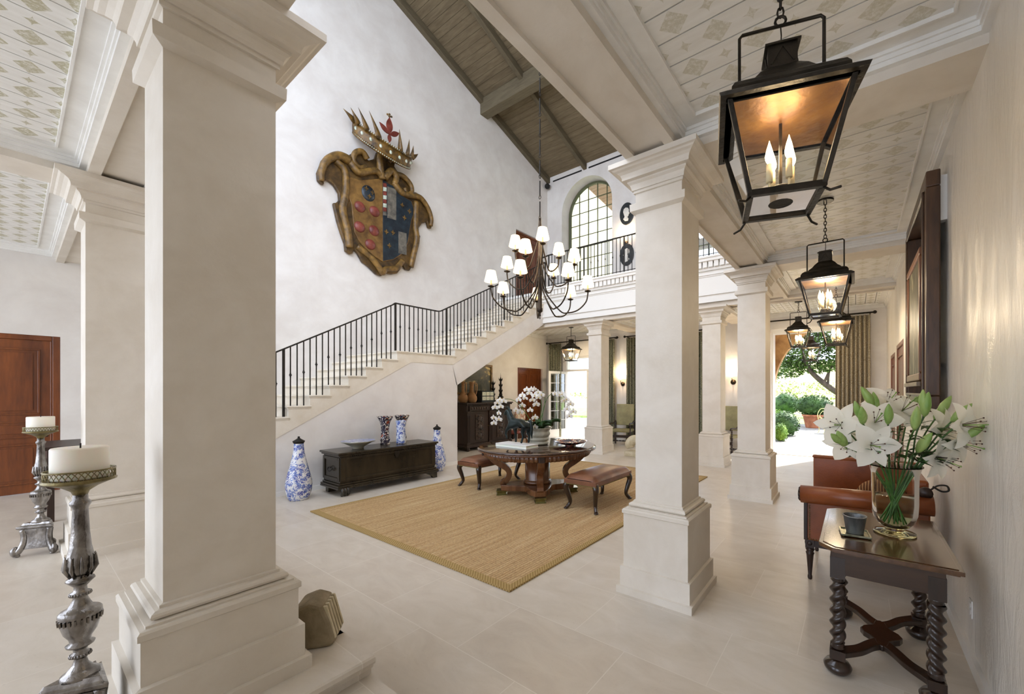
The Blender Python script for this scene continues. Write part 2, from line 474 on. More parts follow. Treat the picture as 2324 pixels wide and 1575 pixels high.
# back wall: doors below, arched window above
H1 = (-8.95, -7.05, 0, 2.95); H2 = (-5.75, -3.85, 0, 2.95); H3 = (-1.88, -.33, 0, 3.35)
m = wallholes(MB(), 'y', YB, YB+.45, XL, XR+.3, 0, 4.9, [H1, H2, H3])
AW = [(-7.92, 1.08), (-4.28, 1.08), (-.9, 1.08)]
ZSP = 8.27
wallholes(m, 'y', YB, YB+.6, XL, XR+.3, 4.9, 11.2, [(c-r, c+r, 4.9, ZSP+r) for c, r in AW])
for c, r in AW:
    for sg in (-1, 1):
        arc = [(c+sg*r*math.cos(a*PI/24), ZSP+r*math.sin(a*PI/24)) for a in range(13)]
        m.prism(arc+[(c+sg*r, ZSP+r)], 'y', YB, YB+.6)
struct(m, 'wall_back', PLASTER)
# upper wall above the right colonnade (mostly hidden)
struct(MB().box(-1.55, -1.14, 2.2, YB, 4.2, 11.2), 'wall_upper_right', PLASTER)
# wall under the stairs
ST_L = [(1.15, 0), (5.92, 0), (5.92, 1.836), (9.05, 3.69), (9.05, 4.17), (8.443, 3.834), (5.781, 2.301), (4.754, 2.297), (2.385, .919), (1.15, .22)]
m = MB().prism([(1.15, 0), (5.92, 0), (5.92, 1.836), (5.781, 2.301), (4.754, 2.297), (2.385, .919), (1.15, .22)], 'x', -7.92, -7.62)
m.prism([(5.9, 1.825), (9.05, 3.69), (9.05, 4.2), (8.443, 3.834), (5.781, 2.301)], 'x', XL, -7.62)
struct(m, 'wall_under_stairs', PLASTER)
# baseboards
struct(MB().box(-7.62, -7.60, 1.15, 5.92, 0, .075), 'baseboard_stairs', WHITE)
struct(MB().box(XR-.025, XR, -4, 7.75, 0, .085).box(XR-.025, XR, 8.95, 9.35, 0, .085).box(XR-.025, XR, 10.35, YB, 0, .085), 'baseboard_right', WHITE)
struct(MB().box(-7.0, -5.8, YB-.02, YB, 0, .1).box(-3.8, -1.93, YB-.02, YB, 0, .1).box(-.3, XR, YB-.02, YB, 0, .1), 'baseboard_back', WHITE)

# ------------------------------------------------- coffered ceilings
def coffer(x0, x1, y0, y1, along, nm):
    # a coffer between beams: moulding, flat border, bead, boards with stencils
    zc, zb = 3.74, 3.60; bw = .135
    m = MB()
    for k, (o, z, h) in enumerate(((0, 3.66, .03), (.018, 3.69, .028), (.04, 3.718, .03))):
        w = .018+o*0+(.02, .03, .045)[k]
        m.box(x0, x1, y0, y0+w, z, z+h).box(x0, x1, y1-w, y1, z, z+h).box(x0, x0+w, y0+w, y1-w, z, z+h).box(x1-w, x1, y0+w, y1-w, z, z+h)
    a0, a1, b0, b1 = x0+.02, x1-.02, y0+.02, y1-.02
    m.box(a0, a1, b0, b0+bw, zc, zc+.03).box(a0, a1, b1-bw, b1, zc, zc+.03).box(a0, a0+bw, b0+bw, b1-bw, zc, zc+.03).box(a1-bw, a1, b0+bw, b1-bw, zc, zc+.03)
    c0, c1, d0, d1 = a0+bw, a1-bw, b0+bw, b1-bw
    e = .014
    m.box(c0, c1, d0, d0+e, zc-.012, zc+.02).box(c0, c1, d1-e, d1, zc-.012, zc+.02).box(c0, c0+e, d0+e, d1-e, zc-.012, zc+.02).box(c1-e, c1, d0+e, d1-e, zc-.012, zc+.02)
    o = struct(m, 'ceiling_border', CEILW)
    b = MB(); pit = .1833; gp = .0045
    if along == 'x':
        k = math.floor(d0/pit)
        while k*pit < d1:
            lo, hi = max(k*pit, d0)+gp, min((k+1)*pit, d1)-gp
            if hi > lo: b.box(c0, c1, lo, hi, zc+.014, zc+.045)
            k += 1
    else:
        k = math.floor(c0/pit)
        while k*pit < c1:
            lo, hi = max(k*pit, c0)+gp, min((k+1)*pit, c1)-gp
            if hi > lo: b.box(lo, hi, d0, d1, zc+.014, zc+.045)
            k += 1
    ob = struct(b, 'ceiling_boards', BOARDX if along == 'x' else BOARDY)
    # dark void above the gaps
    struct(MB().box(x0-.2, x1+.2, y0-.2, y1+.2, zc+.05, zc+.12), 'ceiling_backing', BLACK)
struct(wallholes(MB(), 'y', -4.4, -4.1, -2.3, XR+.25, 0, 4.3, [(-1.4, .58, 0, 3.5)]), 'wall_rear_added', PLASTER)  # unseen wall added to darken the corridor; its opening lets some daylight back in
struct(MB().box(-1.60, -1.50, -4.1, -.6, 0, 3.6), 'wall_light_blocker', PLASTER)  # unseen wall added to block the rear daylight from the near left pillar
BY = [(-.51, -.10), (3.045, 3.455), (6.595, 7.005)]
bays = [(-4.1, -.51), (-.10, 3.045), (3.455, 6.595), (7.005, 9.075)]  # first bay is out of view, added to darken the near left pillar
for y0, y1 in bays: coffer(-1.14, XR, y0, y1, 'x', 'bay')
for y0, y1 in [(9.49, YB)]: coffer(-2.495, XR, y0, y1, 'y', 'bay')
coffer(-5.645, -2.905, 9.49, YB, 'y', 'bay'); coffer(XL, -6.055, 9.49, YB, 'y', 'bay')
coffer(-5.645, -2.905, -3.2, .38, 'y', 'bay'); coffer(XL, -6.055, -3.2, .38, 'y', 'bay'); coffer(-2.495, -1.55, -4.1, .38, 'y', 'bay')  # last coffer is unseen, added to keep sky light off the near pillar
# beams: name trim_n, a soffit with two raised edges
tn = [0]
def beam_x(x0, x1, y0, y1, lip=.0, z0=3.60, z1=3.80):
    tn[0] += 1; m = MB()
    m.box(x0, x1, y0, y1, z0+(.03 if lip else 0), z1)
    if lip: m.box(x0, x1, y0, y0+lip, z0, z0+.03).box(x0, x1, y1-lip, y1, z0, z0+.03)
    return struct(m, 'trim_%d' % tn[0], LIME)
def beam_y(x0, x1, y0, y1, lip=0, z0=3.60, z1=3.80):
    tn[0] += 1; m = MB()
    m.box(x0, x1, y0, y1, z0+(.03 if lip else 0), z1)
    if lip: m.box(x0, x0+lip, y0, y1, z0, z0+.03).box(x1-lip, x1, y0, y1, z0, z0+.03)
    return struct(m, 'trim_%d' % tn[0], LIME)
beam_y(-1.55, -1.14, -4.1, 9.07, .075, z1=4.2)
for y0, y1 in BY: beam_x(-1.14, XR, y0, y1)
beam_x(XL, -1.55, .38, .79, .075, z1=4.2)
beam_y(-6.055, -5.645, -3.2, .38); beam_y(-2.905, -2.495, -3.2, .38)
beam_x(XL, XR, 9.075, 9.49, .075, z1=4.6)
beam_y(-6.055, -5.645, 9.49, YB); beam_y(-2.905, -2.495, 9.49, YB)
# gallery: frieze, dentil cornice, floor
m = MB()
m.box(-7.62, -1.14, 9.0, 9.1, 3.75, 4.70)
for o, z0, z1 in ((.02, 3.70, 3.80), (.045, 3.86, 3.90), (.03, 3.90, 3.93), (.02, 4.28, 4.31), (.05, 4.31, 4.36), (.06, 4.41, 4.55), (.17, 4.595, 4.66), (.20, 4.66, 4.70)):
    m.box(-7.62, -1.14, 9.0-o, 9.02, z0, z1)
k = -7.58
while k < -1.2:
    m.box(k, k+.095, 8.87, 9.0, 4.465, 4.595); k += .125
m.box(XL, XR, 9.1, YB, 4.62, 4.70)
struct(m, 'trim_gallery', WHITE)

# ------------------------------------------------- timber roof, slopes down to the back wall
def roofz(y): return 9.66+.335*(YB-y)
sl_ = math.atan(.335)
m = MB(); y = 4.6
k = 0
ROOFX0, ROOFX1 = XL-.2, -1.2
yy = 4.4
while yy < YB+.4:
    y2 = yy+.17
    m.prism([(yy+.004, roofz(yy)+.16), (y2-.004, roofz(y2)+.16), (y2-.004, roofz(y2)+.20), (yy+.004, roofz(yy)+.20)], 'x', ROOFX0, ROOFX1)
    yy = y2
struct(m, 'ceiling_roof_boards', ROOFB)
struct(MB().prism([(4.4, roofz(4.4)+.21), (12.4, roofz(12.4)+.21), (12.4, roofz(12.4)+.4), (4.4, roofz(4.4)+.4)], 'x', ROOFX0, ROOFX1), 'ceiling_roof_deck', BLACK)
for i, (x0, w) in enumerate(((XL, .14), (-8.02, .14), (-6.35, .14), (-4.68, .14), (-3.0, .14))):
    tn[0] += 1
    struct(MB().prism([(4.4, roofz(4.4)-.06), (YB, roofz(YB)-.06), (YB, roofz(YB)+.16), (4.4, roofz(4.4)+.16)], 'x', x0, x0+w), 'trim_%d' % tn[0], RAFT, None, .012)
tn[0] += 1
py = 8.55
struct(MB().box(XL, -1.2, py-.15, py+.15, roofz(py)-.33, roofz(py)+.14), 'trim_%d' % tn[0], RAFTX, None, .01)
struct(MB().prism([(.6, roofz(4.4)-.335*3.3+.35), (4.4, roofz(4.4)+.35), (4.4, roofz(4.4)+.5), (.6, roofz(4.4)-.335*3.3+.5)], 'x', ROOFX0, ROOFX1), 'ceiling_added_slope', ROOFB)  # unseen slope added to cut the overhead sky light in the hall
# linear air slots at the top of the back wall
for i, (a, b) in enumerate(((-9.42, -8.1), (-7.8, -6.45), (-6.1, -4.8))):
    tn[0] += 1
    struct(MB().box(a, b, YB-.012, YB+.01, 9.60, 9.65), 'trim_%d' % tn[0], BLACK)
# deep set arched window frames upstairs
def arch_window(nm, c, r, y, z0, zs, mat):
    m = MB(); w = .075
    pts = [(c-r, z0), (c-r, zs)]+[(c-r*math.cos(a*PI/20), zs+r*math.sin(a*PI/20)) for a in range(1, 20)]+[(c+r, zs), (c+r, z0)]
    inn = [(c-r+w, z0), (c-r+w, zs)]+[(c-(r-w)*math.cos(a*PI/20), zs+(r-w)*math.sin(a*PI/20)) for a in range(1, 20)]+[(c+r-w, zs), (c+r-w, z0)]
    for i in range(len(pts)-1):
        m.prism([pts[i], pts[i+1], inn[i+1], inn[i]], 'y', y, y+.1)
    o = struct(m, nm, mat)
    mu = MB(); ri = r-w
    for k in range(1, 5):
        x = c-ri+2*ri*k/5; h = zs+math.sqrt(max(0, ri*ri-(x-c)**2))
        mu.box(x-.012, x+.012, y+.03, y+.07, z0, h)
    z = z0+.42
    while z < zs+ri-.1:
        hw = ri if z < zs else math.sqrt(ri*ri-(z-zs)**2)
        mu.box(c-hw, c+hw, y+.035, y+.065, z-.011, z+.011); z += .43
    mu.build('muntins', mat, o)
    gl = MB(); gl.prism([(x, z) for x, z in inn], 'y', y+.046, y+.054); gl.build('pane', PANE, o)
    return o
for i, (c, r) in enumerate(AW): arch_window('window_%d' % (i+1), c, r-.005, YB+.42, 4.91, ZSP, OLIVE)

# ------------------------------------------------- doors
def panel_leaf(w, h, th, mat, panels, stile=.11):
    # door leaf in local x (0..w), z (0..h), with raised panels (z0, z1) in ncol columns
    m = MB(); m.box(0, w, -th/2, th/2, 0, h)
    for (x0, x1, z0, z1) in panels:
        for s_ in (-1, 1):
            y = s_*th/2
            d = .018*s_
            e = .022
            for a, b, c_, d_ in ((x0, x1, z0, z0+e), (x0, x1, z1-e, z1), (x0, x0+e, z0+e, z1-e), (x1-e, x1, z0+e, z1-e)):
                m.box(a, b, min(y, y+d), max(y, y+d), c_, d_)
            m.box(x0+.06, x1-.06, min(y, y+d*.7), max(y, y+d*.7), z0+.06, z1-.06)
    return m
def door_unit(nm, loc, rz, w, h, leaves, mat=DOORW, rows=((.12, .62), (.74, 1.0), (1.12, .93))):
    # frame and leaves; local x along the wall, y out of the wall
    e = bpy.data.objects.new(nm, None); COL.objects.link(e); e.location = loc; e.rotation_euler = (0, 0, rz); e['kind'] = 'structure'
    f = MB(); t = .07
    f.box(0, t, -.05, .05, 0, h).box(w-t, w, -.05, .05, 0, h).box(t, w-t, -.05, .05, h-t, h)
    f.box(t, t+.02, -.03, .03, 0, h-t).box(w-t-.02, w-t, -.03, .03, 0, h-t)
    f.build('door_frame', mat, e, .006)
    lw = (w-2*t)/leaves; lh = h-t
    for i in range(leaves):
        pan = [(.11, lw-.11, lh*.06, lh*.32), (.11, lw-.11, lh*.36, lh*.47), (.11, lw-.11, lh*.51, lh*.94)]
        o = panel_leaf(lw-.003, lh-.005, .05, mat, pan).build('door_leaf', mat, e, .004)
        o.location = (t+i*lw+.003, 0, .005)
        hd = MB(); hx = lw-.06 if i == 0 else .06
        hd.tube([(hx, -.03, lh*.42), (hx, -.08, lh*.42), (hx-.09*(1 if i == 0 else -1), -.085, lh*.42)], .008, 8).box(hx-.02, hx+.02, -.034, -.025, lh*.36, lh*.47)
        hd.build('door_handle', IRON, o)
    return e
door_unit('door_1', (XL-.06, DL[0], ZU), PI/2, DL[1]-DL[0], DL[3]-ZU, 1)
door_unit('door_2', (XL-.12, DU[0], 0), PI/2, DU[1]-DU[0], DU[3], 2)
door_unit('door_3', (XL-.12, DG[0], ZG), PI/2, DG[1]-DG[0], DG[3]-ZG, 2)
door_unit('door_4', (XR+.045, 7.75, 0), PI/2, 1.2, 2.5, 1)
door_unit('door_5', (XR+.045, 9.35, 0), PI/2, 1.0, 2.42, 1)
# glazed garden doors
def french_leaf(w, h, parent, loc, rz, mat=WHITE, rows=6, cols=2):
    o = MB(); t = .09
    o.box(0, t, -.025, .025, 0, h).box(w-t, w, -.025, .025, 0, h).box(t, w-t, -.025, .025, 0, .30).box(t, w-t, -.025, .025, h-t, h)
    for k in range(1, cols):
        x = t+(w-2*t)*k/cols; o.box(x-.012, x+.012, -.015, .015, .30, h-t)
    for k in range(1, rows):
        z = .30+(h-t-.30)*k/rows; o.box(t, w-t, -.014, .014, z-.011, z+.011)
    lf = o.build('glazed_leaf', mat, parent); lf.location = loc; lf.rotation_euler = (0, 0, rz)
    MB().box(t, w-t, -.003, .003, .30, h-t).build('pane', PANE, lf)
    hg = MB()
    for z in (.3, 1.2, 2.1): hg.box(-.012, .02, -.035, -.02, z, z+.13)
    hg.build('hinge', IRON, lf)
    return lf
def french(nm, h, opens):
    x0, x1, _, z1 = h
    e = bpy.data.objects.new(nm, None); COL.objects.link(e); e.location = (x0, YB+.2, 0); e['kind'] = 'structure'
    w = x1-x0; f = MB()
    f.box(0, .06, -.08, .08, 0, z1).box(w-.06, w, -.08, .08, 0, z1).box(.06, w-.06, -.08, .08, z1-.06, z1)
    if z1 > 2.6: f.box(.06, w-.06, -.06, .06, 2.42, 2.49)
    f.build('door_frame', WHITE, e)
    tr = MB().box(.06, w-.06, -.003, .003, 2.49, z1-.06); tr.build('pane', PANE, e)
    lw = (w-.12)/2
    french_leaf(lw, 2.41, e, (.06, -.05 if opens else 0, .005), -1.75 if opens else 0)
    french_leaf(lw, 2.41, e, (w-.06, 0, .005), PI)
french('door_6', H1, True); french('door_7', H2, False)
# big garden opening: painted frame, head and threshold
m = MB(); x0, x1, _, z1 = H3
m.box(x0, x0+.035, YB+.1, YB+.45, 0, z1).box(x1-.05, x1, YB-.01, YB+.45, 0, z1).box(x0+.035, x1-.05, YB+.15, YB+.45, z1-.10, z1)
struct(m, 'door_8', WHITE)
struct(MB().box(H3[0], H3[1], YB+.02, YB+.9, -.01, .012), 'trim_threshold', LIME)

# ================================================================ pillars
SH = .205
CAP = [(0, 3.205), (.036, 3.225), (.038, 3.285), (.004, 3.292), (.0, 3.30), (.0, 3.378), (.014, 3.382), (.014, 3.404), (.024, 3.404), (.027, 3.425), (.036, 3.448), (.052, 3.462), (.052, 3.476), (.085, 3.48), (.087, 3.50), (.096, 3.522), (.118, 3.538), (.140, 3.546), (.152, 3.556), (.172, 3.560), (.172, 3.60)]
BASE = [(.0, .772), (.013, .768), (.013, .755), (.028, .753), (.040, .745), (.044, .735), (.040, .724), (.028, .717), (.060, .714), (.060, .704), (.078, .702), (.086, .693), (.086, .667), (.076, .660)]
def pillar(cx, cy, zf, label):
    t = thing('stone_pillar', label, 'pillar', (cx, cy, zf), 0, 'square stone pillars')
    if zf > .1: ped = [(.076, .475), (.098, .470), (.098, .305), (.122, .302), (.122, zf)]
    else: ped = [(.076, .222), (.098, .218), (.098, .06), (.122, .057), (.122, 0)]
    z = lambda pr: [(SH+e, h-zf) for e, h in pr]
    MB().sqmould(z(ped+BASE[::-1])[::-1] if False else z((BASE+ped)[::-1]), 0, 0).build('pedestal', LIME, t)
    MB().sqmould([(SH, .77-zf), (SH, 3.21-zf)], 0, 0).build('shaft', LIME, t)
    MB().sqmould(z(CAP), 0, 0).build('capital', LIME, t)
    return t
pillar(-2.70, .585, ZU, 'large tan shaded stone pillar nearest on the left, rock beside its base')
pillar(-5.85, .585, ZU, 'pale stone pillar at far left between the silver candlesticks and mahogany door')
pillar(-1.343, 3.25, 0, 'stone pillar standing right of the sisal rug, in front of the balcony')
pillar(-1.343, 6.80, 0, 'stone pillar in the corridor directly left of the open garden doorway')
pillar(-2.70, 9.28, 0, 'stone pillar under the gallery seen just left of the corridor pillar')
pillar(-5.85, 9.28, 0, 'stone pillar under the gallery behind the round table and bowl')

# ================================================================ staircase
SX = -7.62
t = thing('staircase', 'pale stone staircase climbing along the left wall with a landing', 'staircase', (0, 0, 0))
rise = .1764
z_land = 2.51
f1 = [(4.444-.31*(12-i), z_land-rise*(12-i)) for i in range(12)]          # nose Y, tread z
f2 = [(5.85+.3125*i, z_land+rise*(i+1)) for i in range(12)]
poly = [(f1[0][0], ZU)]
for y, z in f1: poly += [(y, z-.03), (y+.31, z-.03)]
poly += [(4.444, z_land-.03)]
for i, (y, z) in enumerate(f2):
    poly += [(y, (z_land if i == 0 else f2[i-1][1])-.03), (y, z-.03)]
poly += [(9.35, f2[-1][1]-.03), (9.35, 4.25), (8.443, 3.834), (5.781, 2.301), (4.754, 2.297), (2.385, .919), (1.0, .10), (f1[0][0], .10)]
# remove duplicate points
pp = []
for p in poly:
    if not pp or (abs(p[0]-pp[-1][0])+abs(p[1]-pp[-1][1])) > 1e-4: pp.append(p)
MB().prism(pp, 'x', XL, SX+.008).build('stair_body', STONE, t)
def tread(y0, y1, z):
    m = MB(); m.box(XL, SX+.03, y0-.028, y1, z-.028, z).box(XL, SX+.018, y0-.014, y1, z-.05, z-.028)
    return m
for i, (y, z) in enumerate(f1): tread(y, y+.33, z).build('tread', STONE, t, .006)
tread(4.444, 5.88, z_land).build('landing', STONE, t, .006)
for i, (y, z) in enumerate(f2): tread(y, y+.33, z).build('tread', STONE, t, .006)

# ---------------------------------------------------------------- railings
def baluster(h, knot, r=.0075):
    m = MB(); m.box(-r, r, -r, r, 0, h)
    if knot:
        k = h*knot
        m.lathe([(.008, k-.035), (.014, k-.03), (.014, k-.024), (.010, k-.02), (.021, k-.004), (.021, k+.004), (.010, k+.02), (.014, k+.024), (.014, k+.03), (.008, k+.035)], 8)
    return m
RX = SX-.075
t = thing('stair_railing', 'black wrought iron railing along the stone stairs', 'railing', (0, 0, 0))
def railz(y):
    if y < 4.444: return z_land+.955-(4.444-y)*.569
    if y < 5.50: return z_land+.975
    return z_land+.975+(y-5.50)*.5645
path = [(RX, 1.35, railz(1.35)), (RX, 4.40, railz(4.40)), (RX, 4.45, z_land+.972), (RX, 5.44, z_land+.972), (RX, 5.52, railz(5.52)), (RX, 9.2, railz(9.2))]
m = MB()
for a, b in zip(path, path[1:]): m.bar(a, b, .045, .022)
m.build('handrail', IRON, t)
cache = {}
def put_bal(parent, loc, h, knot, nm='baluster'):
    key = (round(h, 2), knot)
    if key not in cache:
        o = baluster(h, knot).build(nm, IRON, parent); cache[key] = o.data
    else:
        o = bpy.data.objects.new(nm, cache[key]); COL.objects.link(o); o.parent = parent
    o.location = loc
    return o
def post(parent, loc, h):
    o = MB().box(-.017, .017, -.017, .017, 0, h).build('newel_post', IRON, parent, .004); o.location = loc
ys = []
y = 1.72; n = 0
def treadz(y):
    for (a, z) in reversed(f2):
        if y >= a-.02: return z
    if y >= 4.43: return z_land
    for (a, z) in reversed(f1):
        if y >= a-.02: return z
    return ZU
posts = [2.543, 4.457, 5.68, 7.489, 9.18]
segs = [(1.5, 2.543, 10), (2.543, 4.457, 20), (4.457, 5.68, 12), (5.68, 7.489, 18), (7.489, 9.18, 16)]
for a, b, n in segs:
    for k in range(1, n):
        y = a+(b-a)*k/n; z = treadz(y)
        put_bal(t, (RX, y, z), railz(y)-z-.008, .52 if k % 2 else 0)
for y in posts: post(t, (RX, y, treadz(y)), railz(y)-treadz(y))
# gallery railing
t = thing('gallery_railing', 'black wrought iron railing along the white upper gallery', 'railing', (0, 8.93, ZG))
m = MB(); m.bar((-7.35, 0, .95), (-1.25, 0, .95), .045, .022)
m.bar((-7.35, 0, .95), (-7.62, .02, .93), .045, .022).bar((-7.62, .02, .93), (-7.66, .05, .80), .04, .02).bar((-7.66, .05, .80), (-7.50, .03, .78), .03, .02)
m.bar((-7.35, 0, .07), (-1.25, 0, .07), .02, .012)
m.build('handrail', IRON, t)
n = 54
for k in range(n+1):
    x = -7.35+6.1*k/n
    if k % 11 == 0:
        o = MB().box(-.016, .016, -.016, .016, 0, .95).build('newel_post', IRON, t, .004); o.location = (x, 0, 0)
    else: put_bal(t, (x, 0, 0), .945, .5 if k % 2 else 0)

# ================================================================ coat of arms
OUT = [(3.843,6.627),(3.784,6.433),(3.798,6.273),(3.889,6.211),(3.935,6.248),(3.913,6.33),(4.012,6.366),(4.122,6.311),(4.218,6.179),(4.234,6.012),(4.17,5.934),(4.106,5.909),(4.122,5.83),(4.186,5.543),(4.267,5.292),(4.349,5.074),(4.365,4.903),(4.466,4.854),(4.534,4.898),(4.568,4.998),(4.638,4.928),(4.743,4.758),(4.887,4.686),(5.072,4.547),(5.205,4.523),(5.302,4.622),(5.461,4.634),(5.623,4.701),(5.706,4.82),(5.748,4.969),(5.833,4.852),(5.962,4.844),(6.028,4.982),(6.094,5.203),(6.184,5.473),(6.252,5.741),(6.275,5.872),(6.184,5.883),(6.197,6.011),(6.321,6.218),(6.46,6.308),(6.507,6.157),(6.603,6.168),(6.651,6.376),(6.555,6.595),(6.46,6.811),(6.321,6.963),(6.117,6.983),(6.006,6.896),(6.028,7.047),(5.941,7.171),(5.769,7.295),(5.623,7.307),(5.541,7.387),(5.582,7.562),(5.421,7.677),(5.224,7.675),(5.091,7.533),(5.035,7.337),(4.887,7.229),(4.833,7.294),(4.743,7.36),(4.568,7.291),(4.449,7.143),(4.432,7.01),(4.299,7.069),(4.106,7.019),(3.95,6.881),(3.874,6.742)]
INN = [(4.349,6.496),(4.466,6.636),(4.673,6.656),(4.96,6.8),(5.186,6.918),(5.341,6.872),(5.541,6.881),(5.665,6.736),(6.006,6.674),(6.094,6.424),(6.006,6.189),(5.941,5.844),(5.897,5.549),(5.748,5.226),(5.501,5.001),(5.224,4.88),(5.035,4.948),(4.779,5.096),(4.638,5.234),(4.551,5.386),(4.517,5.66),(4.483,6.004),(4.399,6.218),(4.332,6.366)]
OY, OZ = 5.22, 6.0
t = thing('coat_of_arms', 'carved and painted crested shield topped by a spiked crown on the wall', 'coat of arms', (XL, OY, OZ))
def L2(pts): return [(y-OY, z-OZ) for y, z in pts]
def relief(poly, x0, x1, inset, mat, nm, bev=.02):
    return MB().prism(L2(poly), 'x', x0, x1).build(nm, mat, t, bev)
relief(OUT, .01, .10, 0, GOLDSHADE, 'cartouche', .028)
relief(INN, .08, .125, 0, GOLDP, 'shield_panel', .015)
# right half painted blue with chequered strips
RH = [(5.217, 6.90), (5.341, 6.86), (5.541, 6.86), (5.655, 6.72), (5.98, 6.66), (6.06, 6.42), (5.98, 6.189), (5.915, 5.844), (5.87, 5.549), (5.73, 5.24), (5.49, 5.02), (5.224, 4.90)]
relief(RH, .12, .135, 0, BLUEP, 'blue_quarter', .003)
def bend(y0, z0, y1, z1, w, mat, nm, x=.139):
    MB().prism(L2([(y0, z0), (y0+w, z0+.02), (y1+w, z1+.02), (y1, z1)]), 'x', .13, x).build(nm, mat, t)
SILG = mottled('grey painted band', '4d4a44', '7c766a', 8, .4, .1, 20)
for a in range(8):
    z = 6.82-.10*a
    bend(5.225, z, 5.225, z-.095, .085, (REDP, GEM)[a % 2] if a < 7 else SILG, 'chequer')
bend(5.33, 6.78, 5.33, 6.0, .23, SILG, 'painted_band')
bend(5.62, 5.76, 5.62, 5.20, .22, SILG, 'painted_band')
def fleur(y, z, s, x, mat, par=None, nm='fleur_de_lis'):
    m = MB(); y -= OY; z -= OZ
    def pet(a, l, w, oy=0, oz=0):
        pts = []
        for k in range(9):
            u = k/8; ww = w*math.sin(PI*min(1, u*1.05))**.8
            pts.append((u*l, ww))
        poly = [(p, q) for p, q in pts]+[(p, -q) for p, q in pts[::-1]]
        ca, sa = math.cos(a), math.sin(a)
        m.prism([(y+oy+p*ca-q*sa, z+oz+p*sa+q*ca) for p, q in poly], 'x', x, x+.018)
    pet(PI/2, s, s*.2); pet(PI/2+.95, s*.72, s*.15, -s*.04, -.05*s); pet(PI/2-.95, s*.72, s*.15, s*.04, -.05*s); pet(-PI/2, s*.55, s*.12)
    m.box(x, x+.024, y-s*.28, y+s*.28, z-.04*s, z+.06*s)
    return m.build(nm, mat, par or t)
for y, z in ((5.72, 6.44), (5.92, 6.36), (5.78, 6.14), (5.30, 5.62), (5.47, 5.66), (5.38, 5.30)): fleur(y, z, .085, .134, GOLD)
for y, z in ((4.673, 6.023), (5.016, 6.042), (4.666, 5.55), (5.005, 5.573), (4.916, 5.211)):
    MB().ball((.115, y-OY, z-OZ), (.075, .128, .128), 20, 10).build('red_ball', REDP, t)
o = MB().ball((.115, 4.87-OY, 6.42-OZ), (.06, .165, .19), 20, 10).build('blue_oval', BLUEP, t)
for y, z in ((4.80, 6.48), (4.94, 6.44), (4.87, 6.32)): fleur(y, z, .075, .165, GOLD)
# scrolls of the cartouche
def scroll(pts, r0, r1, nm='scroll'):
    P = smooth_path([(x, y-OY, z-OZ) for x, y, z in pts], 5); n = len(P)
    MB().tube(P, [1.4*(r0+(r1-r0)*i/(n-1)) for i in range(n)], 10).build(nm, GOLD, t)
scroll([(.12, 4.42, 7.0), (.15, 4.2, 6.98), (.16, 3.97, 6.78), (.15, 3.86, 6.5), (.13, 3.87, 6.28)], .08, .035)
scroll([(.13, 4.15, 6.85), (.15, 4.32, 6.72), (.14, 4.36, 6.42), (.13, 4.34, 6.1), (.12, 4.30, 5.8), (.12, 4.40, 5.4), (.11, 4.45, 5.0)], .05, .06)
scroll([(.13, 4.45, 6.98), (.16, 4.62, 6.80), (.16, 4.85, 6.93), (.16, 5.05, 7.02), (.15, 5.2, 6.93)], .06, .05)
scroll([(.14, 4.83, 7.22), (.17, 4.70, 7.32), (.17, 4.54, 7.2), (.17, 4.52, 7.0), (.16, 4.66, 6.93), (.16, 4.80, 7.02)], .05, .035)
scroll([(.14, 5.2, 6.9), (.18, 5.12, 7.2), (.19, 5.14, 7.5), (.18, 5.3, 7.62), (.18, 5.42, 7.52), (.17, 5.35, 7.38)], .06, .03)
scroll([(.14, 5.25, 6.95), (.17, 5.42, 7.2), (.16, 5.55, 7.10), (.16, 5.5, 6.9)], .06, .05)
scroll([(.13, 5.6, 7.2), (.16, 5.75, 7.2), (.17, 5.93, 7.08), (.17, 5.97, 6.9), (.16, 5.85, 6.80), (.15, 5.78, 6.92)], .05, .03)
scroll([(.13, 5.5, 6.95), (.15, 5.68, 6.78), (.15, 5.95, 6.80), (.16, 6.22, 6.85), (.16, 6.45, 6.66), (.15, 6.56, 6.42), (.13, 6.56, 6.22)], .06, .035)
scroll([(.13, 6.12, 6.7), (.14, 6.1, 6.35), (.14, 6.10, 6.0), (.13, 6.14, 5.7), (.13, 6.05, 5.3), (.11, 5.98, 4.95)], .05, .05)
scroll([(.11, 4.62, 5.08), (.14, 4.9, 4.92), (.15, 5.1, 4.72), (.15, 5.2, 4.6), (.13, 5.3, 4.72), (.13, 5.55, 4.80), (.12, 5.75, 5.05)], .05, .05)
# crown: half round band tilted, beads, gems, spikes
cr = MB(); ct = math.radians(-5.5); NB = 26
def crown_pt(u, h, out=0):
    a = PI*u                       # 0..pi over the half round
    yy = -math.cos(a)*(.70+.03*h+out*.0); xx = .12+math.sin(a)*(.36+.06*h)+out
    zz = h*.30-math.sin(a)*.34
    y2 = yy*math.cos(ct)-zz*math.sin(ct); z2 = yy*math.sin(ct)+zz*math.cos(ct)
    return Vector((xx, y2+5.22-OY, z2+7.62-OZ))
cr.surf(lambda u, v: crown_pt(u, v), NB, 3); cr.surf(lambda u, v: crown_pt(u, v, -.03), NB, 3)
for h in (0, 1):
    cr.tube([crown_pt(i/NB, h) for i in range(NB+1)], .022, 6)
cw = cr.build('crown', CROWNM, t, solid=.012)
MB().surf(lambda u, v: crown_pt(u, .25, -.04)*(1-v)+crown_pt(.5, .4, -.3)*v, 20, 4).build('crown_lining', DARKW, cw, fix=False)
bd = MB()
for h in (0, 1):
    for i in range(44): bd.ball(crown_pt((i+.5)/44, h, .02), .015, 6, 4)
bd.build('bead_row', GEM, cw)
